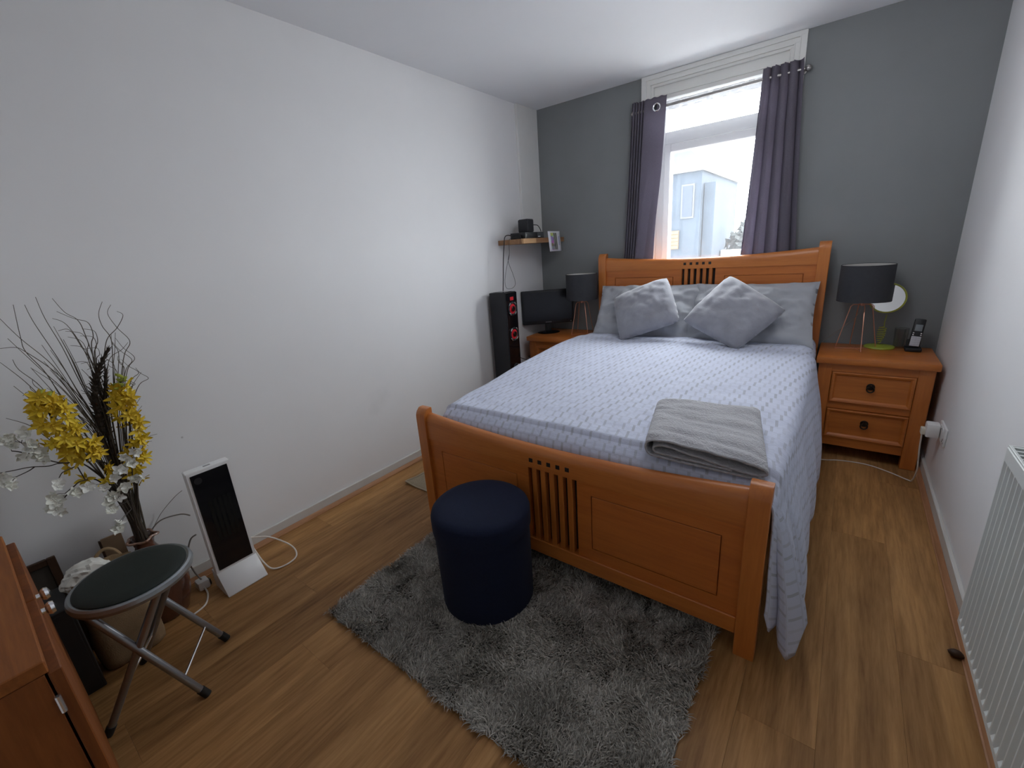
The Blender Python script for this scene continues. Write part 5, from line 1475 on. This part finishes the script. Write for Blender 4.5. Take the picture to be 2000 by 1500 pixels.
def petal(bm, ln, wd, cup, twist, ang, lift, taper=0.8):
    rows = []
    q = Matrix.Rotation(ang, 3, 'Z')
    for i in range(5):
        s = i / 4
        w = wd * math.sin(PI * (0.12 + 0.80 * s) ** taper) * 0.5
        r = []
        for j in (-1, -0.5, 0, 0.5, 1):
            zz = lift * s + cup * s * s * ln + 0.25 * wd * j * j * (1 - s * 0.5)
            v = Vector((0.003 + ln * s, j * w, zz + twist * j * s * 0.004))
            r.append(q @ v)
        rows.append(r)
    grid_faces(bm, rows)
def flower_mesh(name, n, ln, wd, cup, lift, mat, seed, centre):
    random.seed(seed)
    b_ = B()
    for k in range(n):
        petal(b_, ln * random.uniform(0.85, 1.1), wd * random.uniform(0.85, 1.1), cup + random.uniform(-0.25, 0.25), random.uniform(-1, 1), 2 * PI * k / n + random.uniform(-0.15, 0.15), lift)
    bmesh.ops.create_icosphere(b_, subdivisions=1, radius=centre, matrix=Matrix.Translation((0, 0, centre)) @ Matrix.Diagonal((1, 1, 1.6, 1)))
    me = bpy.data.meshes.new(name); b_.to_mesh(me); b_.free()
    for p in me.polygons: p.use_smooth = True
    me.materials.append(mat)
    return me
Yf = [flower_mesh('flower', 6, 0.026, 0.012, 0.15, 0.004, yellow_m, 10 + k, 0.0035) for k in range(3)]
Wf = [flower_mesh('blossom', 5, 0.0155, 0.0165, 0.35, 0.003, white_m, 30 + k, 0.0022) for k in range(3)]
Bd = B(); bmesh.ops.create_uvsphere(Bd, u_segments=8, v_segments=6, radius=0.006, matrix=Matrix.Diagonal((1.8, 0.8, 0.55, 1)))
bud_me = bpy.data.meshes.new('bud'); Bd.to_mesh(bud_me); Bd.free(); bud_me.materials.append(leaf_m)
for p in bud_me.polygons: p.use_smooth = True
random.seed(77)
def place(me, name, pos, nrm, par, sc=1.0):
    o = link(bpy.data.objects.new(name, me))
    o.parent = par
    q = Vector(nrm).normalized().to_track_quat('Z', 'Y')
    o.rotation_mode = 'QUATERNION'
    from mathutils import Quaternion
    o.rotation_quaternion = q @ Quaternion((0, 0, 1), random.uniform(0, 6.28))
    o.location = Vector(pos) - root_of(par).location
    o.scale = (sc, sc, sc)
    return o
VIEW = Vector((2.2, -3.4, 1.32))
def spray(pts, label, n, spread, t0, t1):
    t = thing('orchid_spray', label, 'flower', (VC[0], VC[1], 0.285), 'yellow silk sprays in the vase')
    b_ = B(); cl = strand(b_, pts, 0.0034, 0.0020, 7, 8); obj('stem', b_, stem_m, t)
    for k in range(n):
        f = t0 + (t1 - t0) * (k + random.uniform(-0.3, 0.3)) / n
        c = cl[min(len(cl) - 2, max(0, int(f * (len(cl) - 1))))]
        wide = spread * (0.35 + 0.65 * math.sin(PI * min(1, 0.12 + 0.75 * k / n)))
        d = Vector((random.uniform(-0.3, 1.0), random.uniform(-1, 1), random.uniform(-0.5, 0.7))).normalized()
        p = c + d * wide * random.uniform(0.45, 1.0)
        p.x = max(p.x, 0.045)
        nr = (VIEW - p).normalized() * 0.55 + d * 0.9
        fo = place(random.choice(Yf), 'flower', p, nr, t, random.uniform(0.85, 1.15))
    b_ = B()
    for k in range(0):
        pass
    for k in range(5):
        c = cl[min(len(cl) - 1, k + 1)]
        d = Vector((random.uniform(-0.4, 0.8), random.uniform(-1, 1), random.uniform(-0.2, 0.8))).normalized()
        place(bud_me, 'bud', c + d * random.uniform(0.010, 0.026) + Vector((0, 0, 0.006)), Vector((random.uniform(0.2, 0.9), random.uniform(-0.6, 0.6), 0.6)), t, random.uniform(1.2, 1.9))
spray(YRP, 'upright spray of yellow silk flowers on the heater side of the vase', 40, 0.036, 0.05, 0.66)
spray(YLP, 'wide drooping spray of yellow silk flowers leaning toward the cabinet', 46, 0.064, 0.04, 0.60)
spray(YLQ, 'short low spray of yellow silk flowers hanging under the leaning one', 20, 0.040, 0.02, 0.5)
def blossom_branch(label, mains, twigs, spots):
    t = thing('blossom_branch', label, 'branch', (VC[0], VC[1], 0.285), 'white blossom branches in the vase')
    alls = []
    for m in mains:
        b_ = B(); cl = strand(b_, m, 0.0030, 0.0016, 6, 6); obj('branch', b_, stem_m, t); alls += cl
    for m in twigs:
        b_ = B(); cl = cr(m, 6); e = min(alls, key=lambda q: (q - cl[-1]).length); cl = cl + [e]; tube(b_, cl, 0.0012, 6, r2=0.0018); obj('twig', b_, stem_m, t); alls += cl
    for sp_ in spots:
        p = Vector(sp_); p.x = max(p.x, 0.04)
        e = min(alls, key=lambda q: (q - p).length)
        if (e - p).length > 0.012:
            b_ = B(); tube(b_, [p, p.lerp(e, 0.5) + Vector((0, 0, 0.004)), e], 0.0009, 5); obj('twig', b_, stem_m, t)
        for rep in range(2):
            pp = p + Vector((random.uniform(-0.01, 0.015), random.uniform(-0.009, 0.009), random.uniform(-0.009, 0.009))) * rep
            place(random.choice(Wf), 'blossom', pp, (VIEW - pp).normalized() + Vector((random.uniform(-0.8, 0.8), random.uniform(-0.8, 0.8), random.uniform(-0.5, 0.9))), t, random.uniform(0.8, 1.15))
blossom_branch('dark branch of white blossom reaching out farthest toward the cabinet', [BR[0]], [BR[1], BR[2], BR[3]], WB[0:13])
blossom_branch('low drooping twig of white blossom beside the yellow spray', [BR[4]], [BR[5], BR[6]], WB[13:19])
blossom_branch('upright white blossom branch in front of the vase stems', [BR[7]], [], WB[19:])
